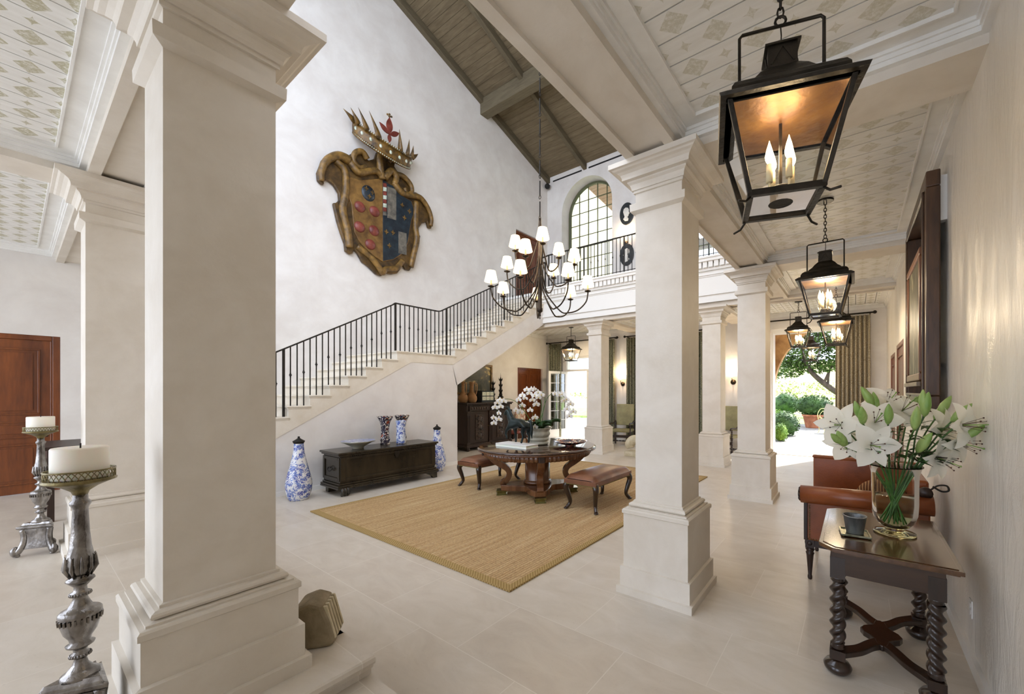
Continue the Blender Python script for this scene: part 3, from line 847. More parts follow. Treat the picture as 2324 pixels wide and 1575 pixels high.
for i in range(9):
    MB().ball(crown_pt((i+.7)/9.4, .5, .012), (.02, .035, .045), 8, 6).build('gem', GEM, cw)
tips = [(4.306, 8.10), (4.466, 8.22), (4.638, 8.32), (4.887, 8.39), (5.603, 8.36), (5.876, 8.25), (5.993, 8.14), (6.13, 7.99)]
for k, (ty, tz) in enumerate(tips):
    u = (.03, .12, .24, .37, .60, .71, .82, .94)[k]; fc = (9.64-crown_pt(u, 1).x)/9.58; ty, tz = ty*fc, 1.7+(tz-1.7)*fc
    b = crown_pt(u, 1); tip = Vector((b.x+.06, ty-OY, tz-OZ)); mid = (b+tip)/2+Vector((.05, 0, -.03)); tip = tip+Vector((0, .05 if k > 3 else 0, .02))
    P = bez(b, b*.5+mid*.5, mid, tip, 6)
    MB().tube(P, [.085, .08, .07, .056, .04, .022, .003], 8, flat=.6).build('crown_point', CROWNM, cw)
fl = fleur(5.22, 7.92, .40, .42, REDP, cw, 'crown_fleur')
MB().ball((.43, 5.22-OY, 8.34-OZ), .03, 8, 6).ball((.43, 5.17-OY, 8.36-OZ), .024, 8, 6).ball((.43, 5.27-OY, 8.36-OZ), .024, 8, 6).ball((.43, 5.22-OY, 8.39-OZ), .024, 8, 6).build('finial', CROWNM, cw)

# ================================================================ oval medallions, sconces, speaker
def medallion(x, z, flip, label):
    t = thing('oval_medallion', label, 'medallion', (x, YB, z), 0, 'portrait medallions on the gallery wall')
    m = MB(); N = 28
    m.prism([(.26*math.cos(2*PI*i/N), .37*math.sin(2*PI*i/N)) for i in range(N)], 'y', -.05, 0)
    m.build('plaque', BLACK_ST, t, .012)
    pr = [(-.06, -.28), (.07, -.30), (.10, -.22), (.05, -.14), (.10, -.10), (.11, -.05), (.15, -.01), (.11, .04), (.12, .12), (.08, .20), (-.02, .24), (-.11, .19), (-.14, .08), (-.10, -.04), (-.07, -.12), (-.14, -.20)]
    MB().prism([(p*flip*.85, q*.85) for p, q in pr], 'y', -.075, -.04).build('profile_head', CARVEW, t, .012)
BLACK_ST = mottled('black marble', '15181a', '2d3234', 7, .3, 0)
CARVEW = mottled('white marble', 'cfccc2', 'e6e3da', 6, .5, .05, 20)
medallion(-6.26, 7.59, 1, 'upper dark oval plaque with white profile head above the gallery sconce')
medallion(-6.26, 6.23, -1, 'lower dark oval plaque with white profile head behind gallery railing')
def sconce(x, y, z, label, face=-1):
    t = thing('wall_sconce', label, 'sconce', (x, y, z), 0, 'wall sconces')
    MB().lathe([(.075, 0), (.075, .012), (.055, .022), (.03, .03), (.02, .045)], 20, m=Matrix.Rotation(PI/2, 4, 'X')).build('backplate', BRONZE, t)
    MB().tube(smooth_path([(0, -.03, 0), (0, -.10, -.02), (0, -.15, .03), (0, -.15, .11)]), .009, 8).build('arm', BRONZE, t)
    MB().lathe([(.012, .11), (.03, .115), (.012, .125), (.011, .20)], 12, (0, -.15, 0)).build('candle_sleeve', SLEEVE, t)
    MB().lathe([(.075, .16), (.045, .31)], 20, (0, -.15, 0), caps=False).build('lamp_shade', SHADE, t)
    l = bpy.data.lights.new('sconce_light', 'POINT'); l.energy = 12; l.color = (1, .78, .52); l.shadow_soft_size = .04
    lo = bpy.data.objects.new('sconce_light', l); COL.objects.link(lo); lo.parent = t; lo.location = (0, -.15, .33)
sconce(-6.42, YB, 1.93, 'lit wall sconce above the green leather chair beside the olive curtain')
sconce(-2.86, YB, 1.95, 'lit wall sconce above the pale chair between two corridor pillars')
sconce(-6.29, YB, 6.62, 'lit wall sconce between the two oval plaques upstairs')
t = thing('loudspeaker', 'small black ball speaker high in the corner under the roof beam', 'speaker', (XL+.13, YB-.16, 9.42))
MB().ball((0, 0, 0), .10, 16, 10).build('body', BLACK, t)
MB().bar((0, 0, .05), (0, .16, .10), .03).build('bracket', BLACK, t)

# ================================================================ chandelier
t = thing('chandelier', 'bronze three-tier chandelier with lit cream shades hanging in the hall', 'chandelier', (-4.28, 4.97, 2.88))
stem = [(.004, 0), (.012, .02), (.006, .04), (.02, .06), (.012, .09), (.022, .11), (.045, .13), (.045, .18), (.035, .19), (.035, .62), (.042, .64), (.035, .67), (.033, 1.0), (.042, 1.02), (.034, 1.05), (.028, 1.42), (.04, 1.45), (.03, 1.5), (.022, 1.6), (.022, 1.66)]
MB().lathe(stem, 16).build('stem', BRONZE, t)
def arm(R, zc, zr, zl, ang):
    # from the stem at zr, dipping to zl, up to the cup at R, zc
    ca, sa = math.cos(ang), math.sin(ang)
    P = [(r, z) for r, z in ((.03, zr), (.09, zr-.22*(zr-zl)/.5), (R*.42, zl+.03), (R*.60, zl), (R*.80, zl+.05), (R*.96, zl+(zc-zl)*.5), (R, zc-.05), (R, zc))]
    P3 = smooth_path([(r*ca, r*sa, z) for r, z in P], 5)
    o = MB().tube(P3, .0115, 8).lathe([(.01, -.012), (.018, -.01), (.018, .01), (.01, .012)], 8, (R*.60*ca, R*.60*sa, zl)).build('arm', BRONZE, t)
    c = (R*ca, R*sa, 0)
    MB().lathe([(.012, zc-.02), (.05, zc-.005), (.055, zc+.005), (.03, zc+.004), (.02, zc+.02)], 14, c).build('drip_pan', BRONZE, o)
    MB().lathe([(.014, zc), (.014, zc+.10)], 10, c).build('candle_sleeve', SLEEVE, o)
    MB().lathe([(.105, zc+.075), (.068, zc+.245)], 20, c, caps=False).build('lamp_shade', SHADE, o)
base_a = TH
def deg(a): return math.radians(a)+TH
for a in (-105, -52, 2, 52, 100, 150, 200): arm(.79, .47, .72, .11, deg(a))
for a in (-105, -18, 72, 163): arm(.60, .84, 1.02, .52, deg(a))
for a in (-78, 42, 190): arm(.40, 1.10, 1.30, .84, deg(a))
ch = MB(); z = 1.64; k = 0
while z < 7.75:
    # long rod links joined by rings
    ch.tube([(.02*math.cos(u*PI/4), 0, z+.03+.03*math.sin(u*PI/4)) for u in range(8)] if k % 2 else [(0, .02*math.cos(u*PI/4), z+.03+.03*math.sin(u*PI/4)) for u in range(8)], .006, 6, True)
    ch.bar((0, 0, z+.05), (0, 0, z+.30), .016)
    z += .34; k += 1
ch.build('chain', IRON, t)
for a, z in ((0, .9), (120, 1.2), (240, .75)):
    l = bpy.data.lights.new('chandelier_light', 'POINT'); l.energy = 14; l.color = (1, .75, .45); l.shadow_soft_size = .3
    lo = bpy.data.objects.new('chandelier_light', l); COL.objects.link(lo); lo.parent = t
    lo.location = (.25*math.cos(math.radians(a)), .25*math.sin(math.radians(a)), z+.5)

# ================================================================ lanterns
def lantern(loc, ztop, label, energy=5, chain=True):
    # loc = centre of the bottom frame
    t = thing('hanging_lantern', label, 'lantern', loc, 0, 'hanging lanterns')
    a, b, h = .135, .222, .38            # half widths bottom / top, glass height
    f = MB(); w = .020
    for sx in (-1, 1):
        for sy in (-1, 1):
            f.bar((sx*a, sy*a, 0), (sx*b, sy*b, h), w, w)
    for z, q, ww in ((0, a, .026), (h-.012, b, .03)):
        f.box(-q-ww/2, q+ww/2, -q-ww/2, -q+ww/2, z, z+ww).box(-q-ww/2, q+ww/2, q-ww/2, q+ww/2, z, z+ww).box(-q-ww/2, -q+ww/2, -q+ww/2, q-ww/2, z, z+ww).box(q-ww/2, q+ww/2, -q+ww/2, q-ww/2, z, z+ww)
    for sx, sy in ((-1, -1), (1, -1), (1, 1), (-1, 1)):
        f.tube([(sx*a, sy*a, .0), (sx*(a+.02), sy*(a+.02), -.025), (sx*(a+.05), sy*(a+.05), -.03)], .006, 6)
    fo = f.build('frame', LANT, t, .003)
    for s_, ax in ((-1, 'x'), (1, 'x'), (-1, 'y'), (1, 'y')):
        e = .004
        if ax == 'x': vs = [(s_*a, -a, .02), (s_*a, a, .02), (s_*b, b, h), (s_*b, -b, h)]
        else: vs = [(-a, s_*a, .02), (a, s_*a, .02), (b, s_*b, h), (-b, s_*b, h)]
        MB().add(vs, [(0, 1, 2, 3)]).build('glass_pane', PANE, t, fix=False)
    MB().add([(-a, -a, .012), (a, -a, .012), (a, a, .012), (-a, a, .012)], [(0, 1, 2, 3)]).build('bottom_pane', PANE, t, fix=False)
    # flared eaves, ogee roof and square chimney
    r = MB()
    r.sqmould([(b+.035, h-.012), (b+.04, h), (b+.008, h+.025), (b-.008, h+.03), (b-.01, h+.05), (b-.022, h+.072), (b-.045, h+.09), (b-.072, h+.098), (b-.08, h+.11), (b-.108, h+.137), (b-.13, h+.17), (.060, h+.205), (.060, h+.215)], 0, 0)
    r.build('roof', LANT, t)
    li = MB().sqmould([(b-.015, h-.015), (b-.03, h+.015), (b-.065, h+.06), (.05, h+.10)], 0, 0); li.build('roof_lining', COPPER, t)
    c = MB(); c.sqmould([(.058, h+.215), (.058, h+.295), (.07, h+.295), (.07, h+.303), (.05, h+.32)], 0, 0)
    for s_ in (-1, 1):
        c.bar((s_*.06, -.045, h+.215), (s_*.06, 0, h+.29), .006).bar((s_*.06, .045, h+.215), (s_*.06, 0, h+.29), .006)
        c.bar((-.045, s_*.06, h+.215), (0, s_*.06, h+.29), .006).bar((.045, s_*.06, h+.215), (0, s_*.06, h+.29), .006)
    c.build('chimney', LANT, t)
    bl = MB(); bl.tube([(-.19, 0, h+.02), (-.19, 0, h+.085), (-.17, 0, h+.12), (-.17, 0, h+.41), (-.158, 0, h+.423), (.158, 0, h+.423), (.17, 0, h+.41), (.17, 0, h+.12), (.19, 0, h+.085), (.19, 0, h+.02)], .0075, 6)
    bl.tube([(.022*math.cos(u*PI/5), 0, h+.443+.022*math.sin(u*PI/5)) for u in range(10)], .006, 6, True)
    bl.build('bail', LANT, t)
    # candle cluster
    cl = MB(); cl.lathe([(.05, .012), (.05, .075), (.045, .08)], 16).bar((0, 0, .08), (0, 0, h+.1), .012)
    cl.build('candle_cluster', BRONZE, t)
    for k in range(4):
        x, y = .055*math.cos(k*PI/2+.5), .055*math.sin(k*PI/2+.5)
        o = MB().tube([(x*.5, y*.5, .06), (x, y, .07), (x, y, .10)], .006, 6).lathe([(.014, .10), (.013, .18)], 10, (x, y, 0)).build('candle_sleeve', SLEEVE, t)
        MB().lathe([(.006, .18), (.016, .20), (.018, .215), (.012, .245), (.003, .275), (.0005, .285)], 10, (x, y, 0)).build('flame_bulb', BULB, o)
    l = bpy.data.lights.new('lantern_light', 'POINT'); l.energy = energy; l.color = (1, .80, .56); l.shadow_soft_size = .10
    lo = bpy.data.objects.new('lantern_light', l); COL.objects.link(lo); lo.parent = t; lo.location = (0, 0, .27)
    # chain and canopy
    zt = ztop-loc[2]; zz = h+.46; k = 0; c = MB()
    while zz < zt-.03:
        P = [(.013*math.cos(u*PI/4), .0, zz+.022+.024*math.sin(u*PI/4)) for u in range(8)]
        if k % 2: P = [(0, x, z) for x, _, z in P]
        c.tube(P, .0045, 5, True); zz += .036; k += 1
    c.tube([(0, 0, h+.31), (.004, .003, h+.38), (0, 0, h+.43)], .003, 5)
    c.build('chain', LANT, t)
    MB().lathe([(.075, zt-.022), (.08, zt-.018), (.08, zt-.004), (.07, zt)], 24).build('canopy', LANT, t)
    return t
ZC = 3.755
lantern((-.275, 1.95, 2.52), ZC, 'largest nearest black lantern hanging in the corridor, copper lined roof', 2.5).rotation_euler = (0, 0, .29)
lantern((-.27, 5.0, 2.50), ZC, 'second corridor lantern hanging from the round ceiling canopy', 14)
lantern((-.27, 7.85, 2.46), ZC, 'third corridor lantern glowing just below the second one', 26)
lantern((-1.08, 10.3, 2.70), ZC, 'dark lantern hanging just inside the garden doorway', 25)
lantern((-1.02, 12.75, 2.53), 3.44, 'dark lantern hanging outdoors under the arch, lowest against the trees', 2)
lantern((-7.55, 10.3, 2.66), ZC, 'lantern hanging left of the gallery pillar in front of the olive curtain', 50)

# ================================================================ left side: candlesticks
def trif(k):
    def f(t, z):
        a = ((t+PI/2+PI/3) % (2*PI/3))-PI/3
        return (1-k)+k*(.5/math.cos(a-0) if abs(a) < PI/3 else 1)*1.0
    return f
def tri(t, z):
    a = ((t-PI/6) % (2*PI/3))-PI/3      # corners at 30, 150, 270 degrees
    return .5/math.cos(a)*1.0
def candlestick(loc, label):
    t = thing('candlestick', label, 'candlestick', loc, 0, 'silver altar candlesticks')
    s = MB()
    s.lathe([(.09, .285), (.085, .30), (.06, .312), (.035, .335), (.028, .355), (.03, .362), (.044, .368), (.044, .378), (.03, .386), (.032, .40), (.060, .412), (.064, .42), (.045, .428), (.05, .445), (.072, .47), (.088, .51), (.091, .535), (.096, .54), (.094, .555), (.085, .562), (.055, .572), (.045, .585), (.036, .60), (.030, .612), (.044, .618), (.045, .632), (.03, .638), (.028, .655), (.05, .672), (.064, .682), (.06, .69), (.034, .696), (.04, .705), (.058, .725), (.063, .755), (.058, .785), (.048, .82), (.040, .88), (.036, .94), (.034, .975), (.038, .985), (.046, .995), (.047, 1.005), (.034, 1.015), (.032, 1.04)], 28)
    st = s.build('stem', SILVER, t)
    o = MB()
    for k in range(10):
        a = 2*PI*k/10
        for z, r, l in ((.70, .05, .085), ):
            P = [(r*.8*math.cos(a), r*.8*math.sin(a), z), ((r+.014)*math.cos(a), (r+.014)*math.sin(a), z+l*.45), ((r+.012)*math.cos(a), (r+.012)*math.sin(a), z+l*.8), ((r+.018)*math.cos(a), (r+.018)*math.sin(a), z+l)]
            o.tube(P, [.012, .019, .013, .002], 6, flat=.5)
    o2 = MB(); o3 = MB(); o4 = MB()
    for k in range(22):
        a = 2*PI*k/22
        o2.ball((.045*math.cos(a), .045*math.sin(a), .373), .007, 6, 4); o3.ball((.045*math.cos(a), .045*math.sin(a), .625), .007, 6, 4)
        c = Vector((math.cos(a), math.sin(a), 0))
        o4.bar(c*.092+Vector((0, 0, .513)), c*.0945+Vector((0, 0, .534)), .012, .008)
    o.build('leaf_ornament', SILVER, st)
    o2.build('bead_ring', SILVER, st); o3.build('bead_ring', SILVER, st); o4.build('gadroon_ring', SILVER, st)
    b = MB()
    R = .205
    b.lathe([(R*.88, .235), (R, .245), (R*1.02, .262), (R*.9, .266), (R*.8, .272), (R*.72, .29)], 60, fun=tri)
    b.lathe([(R*.82, .06), (R*.74, .10), (R*.74, .16), (R*.80, .21), (R*.88, .236)], 60, fun=tri)
    bo = b.build('base', SILVER, t, .002)
    for a in (30, 150, 270):
        c, s_ = math.cos(math.radians(a)), math.sin(math.radians(a))
        P = smooth_path([(r*c, r*s_, z) for r, z in ((.15, .235), (.135, .17), (.15, .10), (.19, .045), (.215, .035), (.225, .06), (.205, .075), (.195, .055))], 4)
        f = MB().tube(P, [.032]*(len(P)-8)+[.026, .024, .022, .02, .018, .016, .012, .008], 8)
        f.ball((.195*c, .195*s_, .012), (.03, .03, .012), 10, 6)
        f.build('scroll_foot', SILVER, t)
    tr = MB(); tr.lathe([(.032, 1.035), (.04, 1.05), (.08, 1.07), (.13, 1.085), (.158, 1.092), (.160, 1.098), (.150, 1.102), (.0, 1.100)], 48)
    to = tr.build('drip_tray', SILVD, t)
    g = MB()
    for z, r in ((1.101, .150), (1.138, .152)):
        g.tube([(r*math.cos(2*PI*k/48), r*math.sin(2*PI*k/48), z) for k in range(48)], .0035, 6, True)
    for k in range(36):
        a0, a1 = 2*PI*k/36, 2*PI*(k+1.6)/36
        for p, q in ((a0, a1), (a1, a0)):
            P = [(.151*math.cos(p+(q-p)*u/4), .151*math.sin(p+(q-p)*u/4), 1.102+.036*math.sin(u/4*PI/2)) for u in range(5)]
            g.tube(P, .002, 4)
    g.build('gallery_rim', SILVD, to)
    return t
c1 = candlestick((-2.645, .165, ZU), 'nearest tall silver candlestick in front of the large shaded pillar')
c1.scale = (.63, .63, 1)
c2 = dup(c1, (-6.06, .155, ZU), 0, 'farther silver candlestick near the mahogany door, left of the pale pillar')
def candle(loc, label):
    m = MB(); m.lathe([(.076, 0), (.079, .005), (.079, .124), (.076, .129), (.03, .126), (.0, .124)], 40)
    o = m.build('pillar_candle', WAX); o.location = loc
    tag(o, label, 'candle', 'ivory pillar candles')
    MB().tube([(0, 0, .125), (.002, 0, .145)], .0025, 6).build('wick', BLACK, o)
candle((-2.645, .165, ZU+1.103), 'wide ivory pillar candle on the nearest candlestick')
candle((-6.06, .155, ZU+1.103), 'small looking ivory candle on the farther candlestick by the door')
# dark side table mostly hidden behind the far pillar
t = thing('side_table', 'dark narrow side table half hidden behind the pale far left pillar', 'table', (-7.75, .40, ZU))
MB().box(-.55, .42, -.2, .25, .80, .84).build('table_top', DARKW, t, .005)
MB().box(-.5, .38, -.17, .22, .70, .80).build('apron', DARKW, t)
for x in (-.5, .33):
    for y in (-.17, .17): MB().box(x, x+.05, y, y+.05, 0, .70).build('leg', DARKW, t)
# rock
rk = MB(); random.seed(4)
o = rk.prism([(-.13, 0), (.12, 0), (.14, .04), (.10, .17), (.06, .27), (-.02, .30), (-.12, .27), (-.15, .12)], 'y', -.12, .12)
o = rk.build('carved_rock', ROCKM, None, .022)
o.location = (-2.37+.085, .985, ZU); o.rotation_euler = (0, 0, -.5); o.location = (-2.60, 1.03, ZU); o.scale = (.8, .8, .88); o.rotation_euler = (0, 0, .9)
tag(o, 'rough brown stone fragment on the step beside the nearest pillar base', 'stone')
fl_ = MB()
for k in range(5): fl_.prism([(.11, .03), (.145, .045), (.085, .26), (.05, .26)], 'y', -.10+.045*k, -.078+.045*k)
fl_.build('fluted_face', CARVE, o, .006)

# ================================================================ hall: rug, table, benches
rg = thing('sisal_rug', 'large braided golden sisal rug under the round table', 'rug', (-4.34, 5.10, 0))
MB().box(-1.88, 1.88, -2.64, 2.64, .001, .016).build('woven_field', RUG, rg, .003)
b = MB()
for x0, x1, y0, y1 in ((-1.945, 1.945, -2.71, -2.63), (-1.945, 1.945, 2.63, 2.71), (-1.945, -1.87, -2.63, 2.63), (1.87, 1.945, -2.63, 2.63)):
    b.box(x0, x1, y0, y1, .001, .019)
b.build('border_binding', RUGB, rg, .003)
TX, TY, TZ = -4.33, 4.97, .018
t = thing('round_table', 'large round walnut pedestal table on the sisal rug', 'table', (TX, TY, TZ))
TT = .79
MB().lathe([(.0, .755), (.93, .755), (.955, .76), (.965, .772), (.95, .785), (.93, .79), (.0, TT)], 96).build('table_top', TOPW, t)
def reed(n, d): return lambda a, z: 1+d*math.cos(n*a)
MB().lathe([(.935, .735), (.955, .74), (.958, .752), (.94, .756)], 240, fun=reed(120, .006)).build('beaded_rim', TABLEW, t)
MB().lathe([(.80, .635), (.845, .64), (.86, .66), (.86, .725), (.85, .738), (.9, .74)], 400, fun=reed(80, .012)).build('reeded_apron', TABLEW, t)
for k in range(4):
    a = PI/4+k*PI/2+.0
    MB().box(-.045, .045, -.025, .025, .64, .735, Matrix.Rotation(a, 4, 'Z') @ Matrix.Translation((.87, 0, 0)) @ Matrix.Rotation(PI/2, 4, 'Z')).build('corner_block', DARKW, t, .01)
MB().lathe([(.20, .17), (.225, .18), (.225, .21), (.205, .225), (.20, .24), (.20, .64)], 32, fun=lambda a, z: 1+.03*abs(math.cos(4*a))).build('column', TABLEW, t)
star = []
for k in range(4):
    a = PI/4+k*PI/2
    for da, r in ((-.14, .60), (.14, .60)): star.append((r*math.cos(a+da), r*math.sin(a+da)))
    for u in range(1, 8):
        b_ = a+.14+(PI/2-.28)*u/8; r = .60-.28*math.sin(PI*u/8)
        star.append((r*math.cos(b_), r*math.sin(b_)))
MB().prism(star, 'z', .075, .17).build('platform_base', TABLEW, t, .012)
for k in range(4):
    a = PI/4+k*PI/2; M_ = Matrix.Rotation(a, 4, 'Z')
    cl = smooth_path([(.74, 0, .64), (.72, 0, .58), (.62, 0, .50), (.50, 0, .42), (.46, 0, .33), (.50, 0, .24), (.56, 0, .19), (.54, 0, .168)], 5)
    poly_l = []; poly_r = []
    for i, p in enumerate(cl):
        d = cl[min(i+1, len(cl)-1)]-cl[max(i-1, 0)]; nrm = Vector((-d.z, 0, d.x)).normalized()*(.055-.012*math.sin(PI*i/(len(cl)-1)))
        poly_l.append(p+nrm); poly_r.append(p-nrm)
    lg = MB(); vs = []
    for y in (-.05, .05): vs += [M_ @ Vector((p.x, y, p.z)) for p in poly_l]+[M_ @ Vector((p.x, y, p.z)) for p in poly_r]
    n = len(cl); fs = []
    for i in range(n-1):
        fs += [(i, i+1, n+i+1, n+i), (2*n+i, 3*n+i, 3*n+i+1, 2*n+i+1), (i, 2*n+i, 2*n+i+1, i+1), (n+i, n+i+1, 3*n+i+1, 3*n+i)]
    fs += [(0, n, 3*n, 2*n), (n-1, 3*n-1, 4*n-1, 2*n-1)]
    lg.add(vs, fs, False); lg.build('scroll_leg', TABLEW, t, .012)
    MB().sqmould([(.085, 0), (.085, .012), (.07, .02), (.07, .05), (.085, .055), (.085, .075)], .58, 0).build('brass_foot', BRASS, t, .004)
    f = [o for o in t.children if o.name.startswith('brass_foot')][-1]; f.rotation_euler = (0, 0, a)
def bench():
    t = thing('leather_bench', '', 'bench', (0, 0, 0), 0, 'leather benches at the round table')
    w, l = .27, .52
    m = MB()
    def top(u, v):
        x = -w+2*w*u; y = -l+2*l*v
        e = min(u, 1-u)*2*w; f = min(v, 1-v)*2*l
        z = .50-.06*max(0, 1-e/.09)**2-.05*max(0, 1-f/.09)**2+.028*math.sin(PI*u)*math.sin(PI*v)
        return (x, y, z)
    m.surf(top, 24, 36)
    m.box(-w, w, -l, l, .365, .44)
    m.build('leather_seat', LEATHB, t, .006)
    n = MB()
    for i in range(50):
        u = (i+.5)/50
        for y in (-l-.002, l+.002): n.ball((-w+2*w*u, y, .372), .006, 6, 4)
        for x in (-w-.002, w+.002): n.ball((x, -l+2*l*u, .372), .006, 6, 4)
    n.build('nail_heads', BRASS, t)
    for sx in (-1, 1):
        for sy in (-1, 1):
            P = smooth_path([(sx*(w-.04), sy*(l-.05), .385), (sx*(w-.015), sy*(l-.03), .32), (sx*(w-.04), sy*(l-.06), .20), (sx*(w-.055), sy*(l-.08), .09), (sx*(w-.02), sy*(l-.04), .02)], 5)
            nn = len(P)
            MB().tube(P, [.05-.024*min(1, i/(nn*.75)) for i in range(nn)], 8).ball((sx*(w-.015), sy*(l-.035), .014), (.034, .034, .014), 10, 6).build('cabriole_leg', CONSD, t)
    return t
b1 = bench(); b1.location = (-3.15, 5.01, .018); b1['label'] = 'brown leather bench right of the round table, nearest the corridor pillar'
dup(b1, (-5.52, 5.02, .018), 0, 'brown leather bench left of the round table near the stair wall')

# things on the table
ZT = TZ+TT+.001
bk = thing('white_book', 'large white book lying under the bronze horse', 'book', (-4.44, 4.60, ZT))
MB().box(-.33, .33, -.145, .145, 0, .006).box(-.33, .33, -.145, .145, .046, .052).box(-.336, -.33, -.145, .145, 0, .052).build('cover', PAPER, bk, .002)
MB().box(-.33, .322, -.137, .137, .006, .046).build('pages', WAX, bk)
# horse
def skin(name, V, E, R, mat, parent=None, sub=2, root=0):
    me = bpy.data.meshes.new(name); me.from_pydata([tuple(v) for v in V], E, [])
    o = bpy.data.objects.new(name, me); COL.objects.link(o)
    if parent: o.parent = parent
    md = o.modifiers.new('skin', 'SKIN'); md.use_smooth_shade = True
    if not me.skin_vertices: me.skin_vertices.new()
    sv = me.skin_vertices[0].data
    for i, r in enumerate(R):
        sv[i].radius = (r, r) if not isinstance(r, tuple) else r
        sv[i].use_root = (i == root)
    me.materials.append(mat)
    o.modifiers.new('sub', 'SUBSURF').levels = sub; o.modifiers['sub'].render_levels = sub
    return o
HV = [(.17, 0, .335), (.09, 0, .33), (0, 0, .32), (-.09, 0, .33), (-.145, 0, .36), (-.185, 0, .43), (-.205, 0, .50), (-.235, 0, .525), (-.275, 0, .475), (-.30, 0, .44),
      (.19, .045, .27), (.165, .05, .20), (.195, .05, .125), (.185, .05, .05), (.175, .05, .015),
      (.18, -.045, .27), (.14, -.05, .20), (.16, -.05, .125), (.13, -.05, .05), (.115, -.05, .015),
      (-.11, .045, .25), (-.10, .05, .165), (-.095, .05, .09), (-.09, .05, .03), (-.10, .05, .012),
      (-.14, -.045, .26), (-.20, -.05, .21), (-.225, -.05, .145), (-.19, -.05, .09), (-.205, -.05, .07)]
HE = [(0, 1), (1, 2), (2, 3), (3, 4), (4, 5), (5, 6), (6, 7), (7, 8), (8, 9), (0, 10), (10, 11), (11, 12), (12, 13), (13, 14), (0, 15), (15, 16), (16, 17), (17, 18), (18, 19), (3, 20), (20, 21), (21, 22), (22, 23), (23, 24), (3, 25), (25, 26), (26, 27), (27, 28), (28, 29)]
HR = [.078, .078, .080, .082, .066, .052, .042, .040, .027, .024, .052, .032, .021, .017, .022, .052, .032, .021, .017, .022, .042, .025, .018, .016, .022, .042, .026, .018, .015, .02]
h = thing('horse_statue', 'dark green bronze statue of a striding horse on the white book', 'statue', (-4.42, 4.60, ZT+.052))
body = skin('body', HV, HE, HR, HORSEM, h, 2, 0)
mn = MB(); mn.tube(smooth_path([(-.215, 0, .56), (-.185, 0, .53), (-.155, 0, .47), (-.125, 0, .42), (-.10, 0, .40)], 4), [.012, .02, .024, .024, .024, .024, .026, .026, .028, .028, .028, .028, .024, .02, .018, .014, .008][:17], 8, flat=.5)
mn.build('mane', HORSEM, h)
MB().tube(smooth_path([(.225, 0, .37), (.27, 0, .36), (.29, 0, .28), (.285, 0, .18), (.30, 0, .10)], 4), [.014]*3+[.022]*6+[.024]*4+[.018, .012, .008, .004], 8).build('tail', HORSEM, h)
for s_ in (-1, 1): MB().lathe([(.012, 0), (.009, .02), (.001, .04)], 8, (-.222, s_*.02, .555)).build('ear', HORSEM, h)
# urn with orchids
u = thing('stoneware_urn', 'grey green glazed urn planter holding white orchids on the table', 'planter', (-4.36, 5.02, ZT))
MB().lathe([(.155, 0), (.175, .012), (.18, .03), (.165, .05), (.155, .06), (.175, .075), (.185, .095), (.17, .115), (.165, .125), (.19, .15), (.20, .18), (.19, .21), (.185, .225), (.20, .25), (.225, .27), (.23, .28), (.215, .283), (.19, .27), (.17, .25), (.0, .25)], 48).build('body', CELAD, u)
MB().lathe([(.18, .245), (.1, .262), (.0, .268)], 24).build('moss', LEAFD, u)
def flower5(c, d, s, side):
    # orchid blossom facing d
    d = Vector(d).normalized(); q = d.to_track_quat('Z', 'Y').to_matrix().to_4x4(); M_ = Matrix.Translation(c) @ q
    m = MB()
    for k, (a, l, w) in enumerate(((90, 1, .5), (212, 1, .42), (328, 1, .42), (0, 1.0, .85), (180, 1.0, .85))):
        ca, sa = math.cos(math.radians(a)), math.sin(math.radians(a))
        def f(uu, vv):
            r = uu*l*s; ww = w*s*math.sin(PI*min(1, .12+.88*uu))**.7*(vv-.5)*1.1
            x = r*ca-ww*sa; y = r*sa+ww*ca
            return M_ @ Vector((x, y, .18*s*math.sin(uu*2.2)+(.02*s if k > 2 else 0)-.2*s*abs(vv-.5)))
        m.surf(f, 4, 3)
    return m, M_
random.seed(11)
RT = Vector((math.cos(TH), math.sin(TH), 0)); FW = Vector((-math.sin(TH), math.cos(TH), 0))
def orchid(base, ctrl, label, n=9, fl=.52):
    t = thing('orchid_plant', label, 'orchid', base, 0, 'white orchids in the urn')
    P = smooth_path(ctrl, 8)
    MB().tube(P, [.0065-.004*i/len(P) for i in range(len(P))], 6).build('flower_stem', STEMG, t)
    N = len(P)
    for k in range(n):
        i = int(N*(fl+(1-fl)*(k+.3)/n)); p = P[min(i, N-1)]
        off = (RT*(.04 if k % 2 else -.04)+Vector((0, 0, random.uniform(-.03, .01)))-FW*.02)
        dirn = -FW+RT*random.uniform(-.6, .6)+Vector((0, 0, random.uniform(-.5, .2)))
        m, M_ = flower5(p+off, dirn, random.uniform(.055, .07), 0)
        m.tube([p, p+off*.6, p+off], .0018, 4)
        o = m.build('blossom', ORCH, t, fix=False)
        MB().ball(M_ @ Vector((0, 0, .012)), (.009, .009, .012), 6, 4).build('lip', THROAT, o)
    for k in range(4):
        a = random.uniform(0, 2*PI); l = random.uniform(.22, .36)
        d = Vector((math.cos(a), math.sin(a), 0)); sd = Vector((-d.y, d.x, 0))
        def lf(uu, vv):
            return d*(.02+l*uu)+Vector((0, 0, .24*math.sin(uu*1.9)*l*2.0-.0))+sd*(vv-.5)*.11*math.sin(PI*min(1, .15+uu*.85))+Vector((0, 0, -.05*(1-abs(vv-.5)*2)))
        MB().surf(lf, 7, 4).build('leaf', LEAFD, t, fix=False, solid=.004)
ub = (-4.36, 5.02, ZT+.25)
def ctl(lst): return [RT*a+FW*b+Vector((0, 0, c)) for a, b, c in lst]
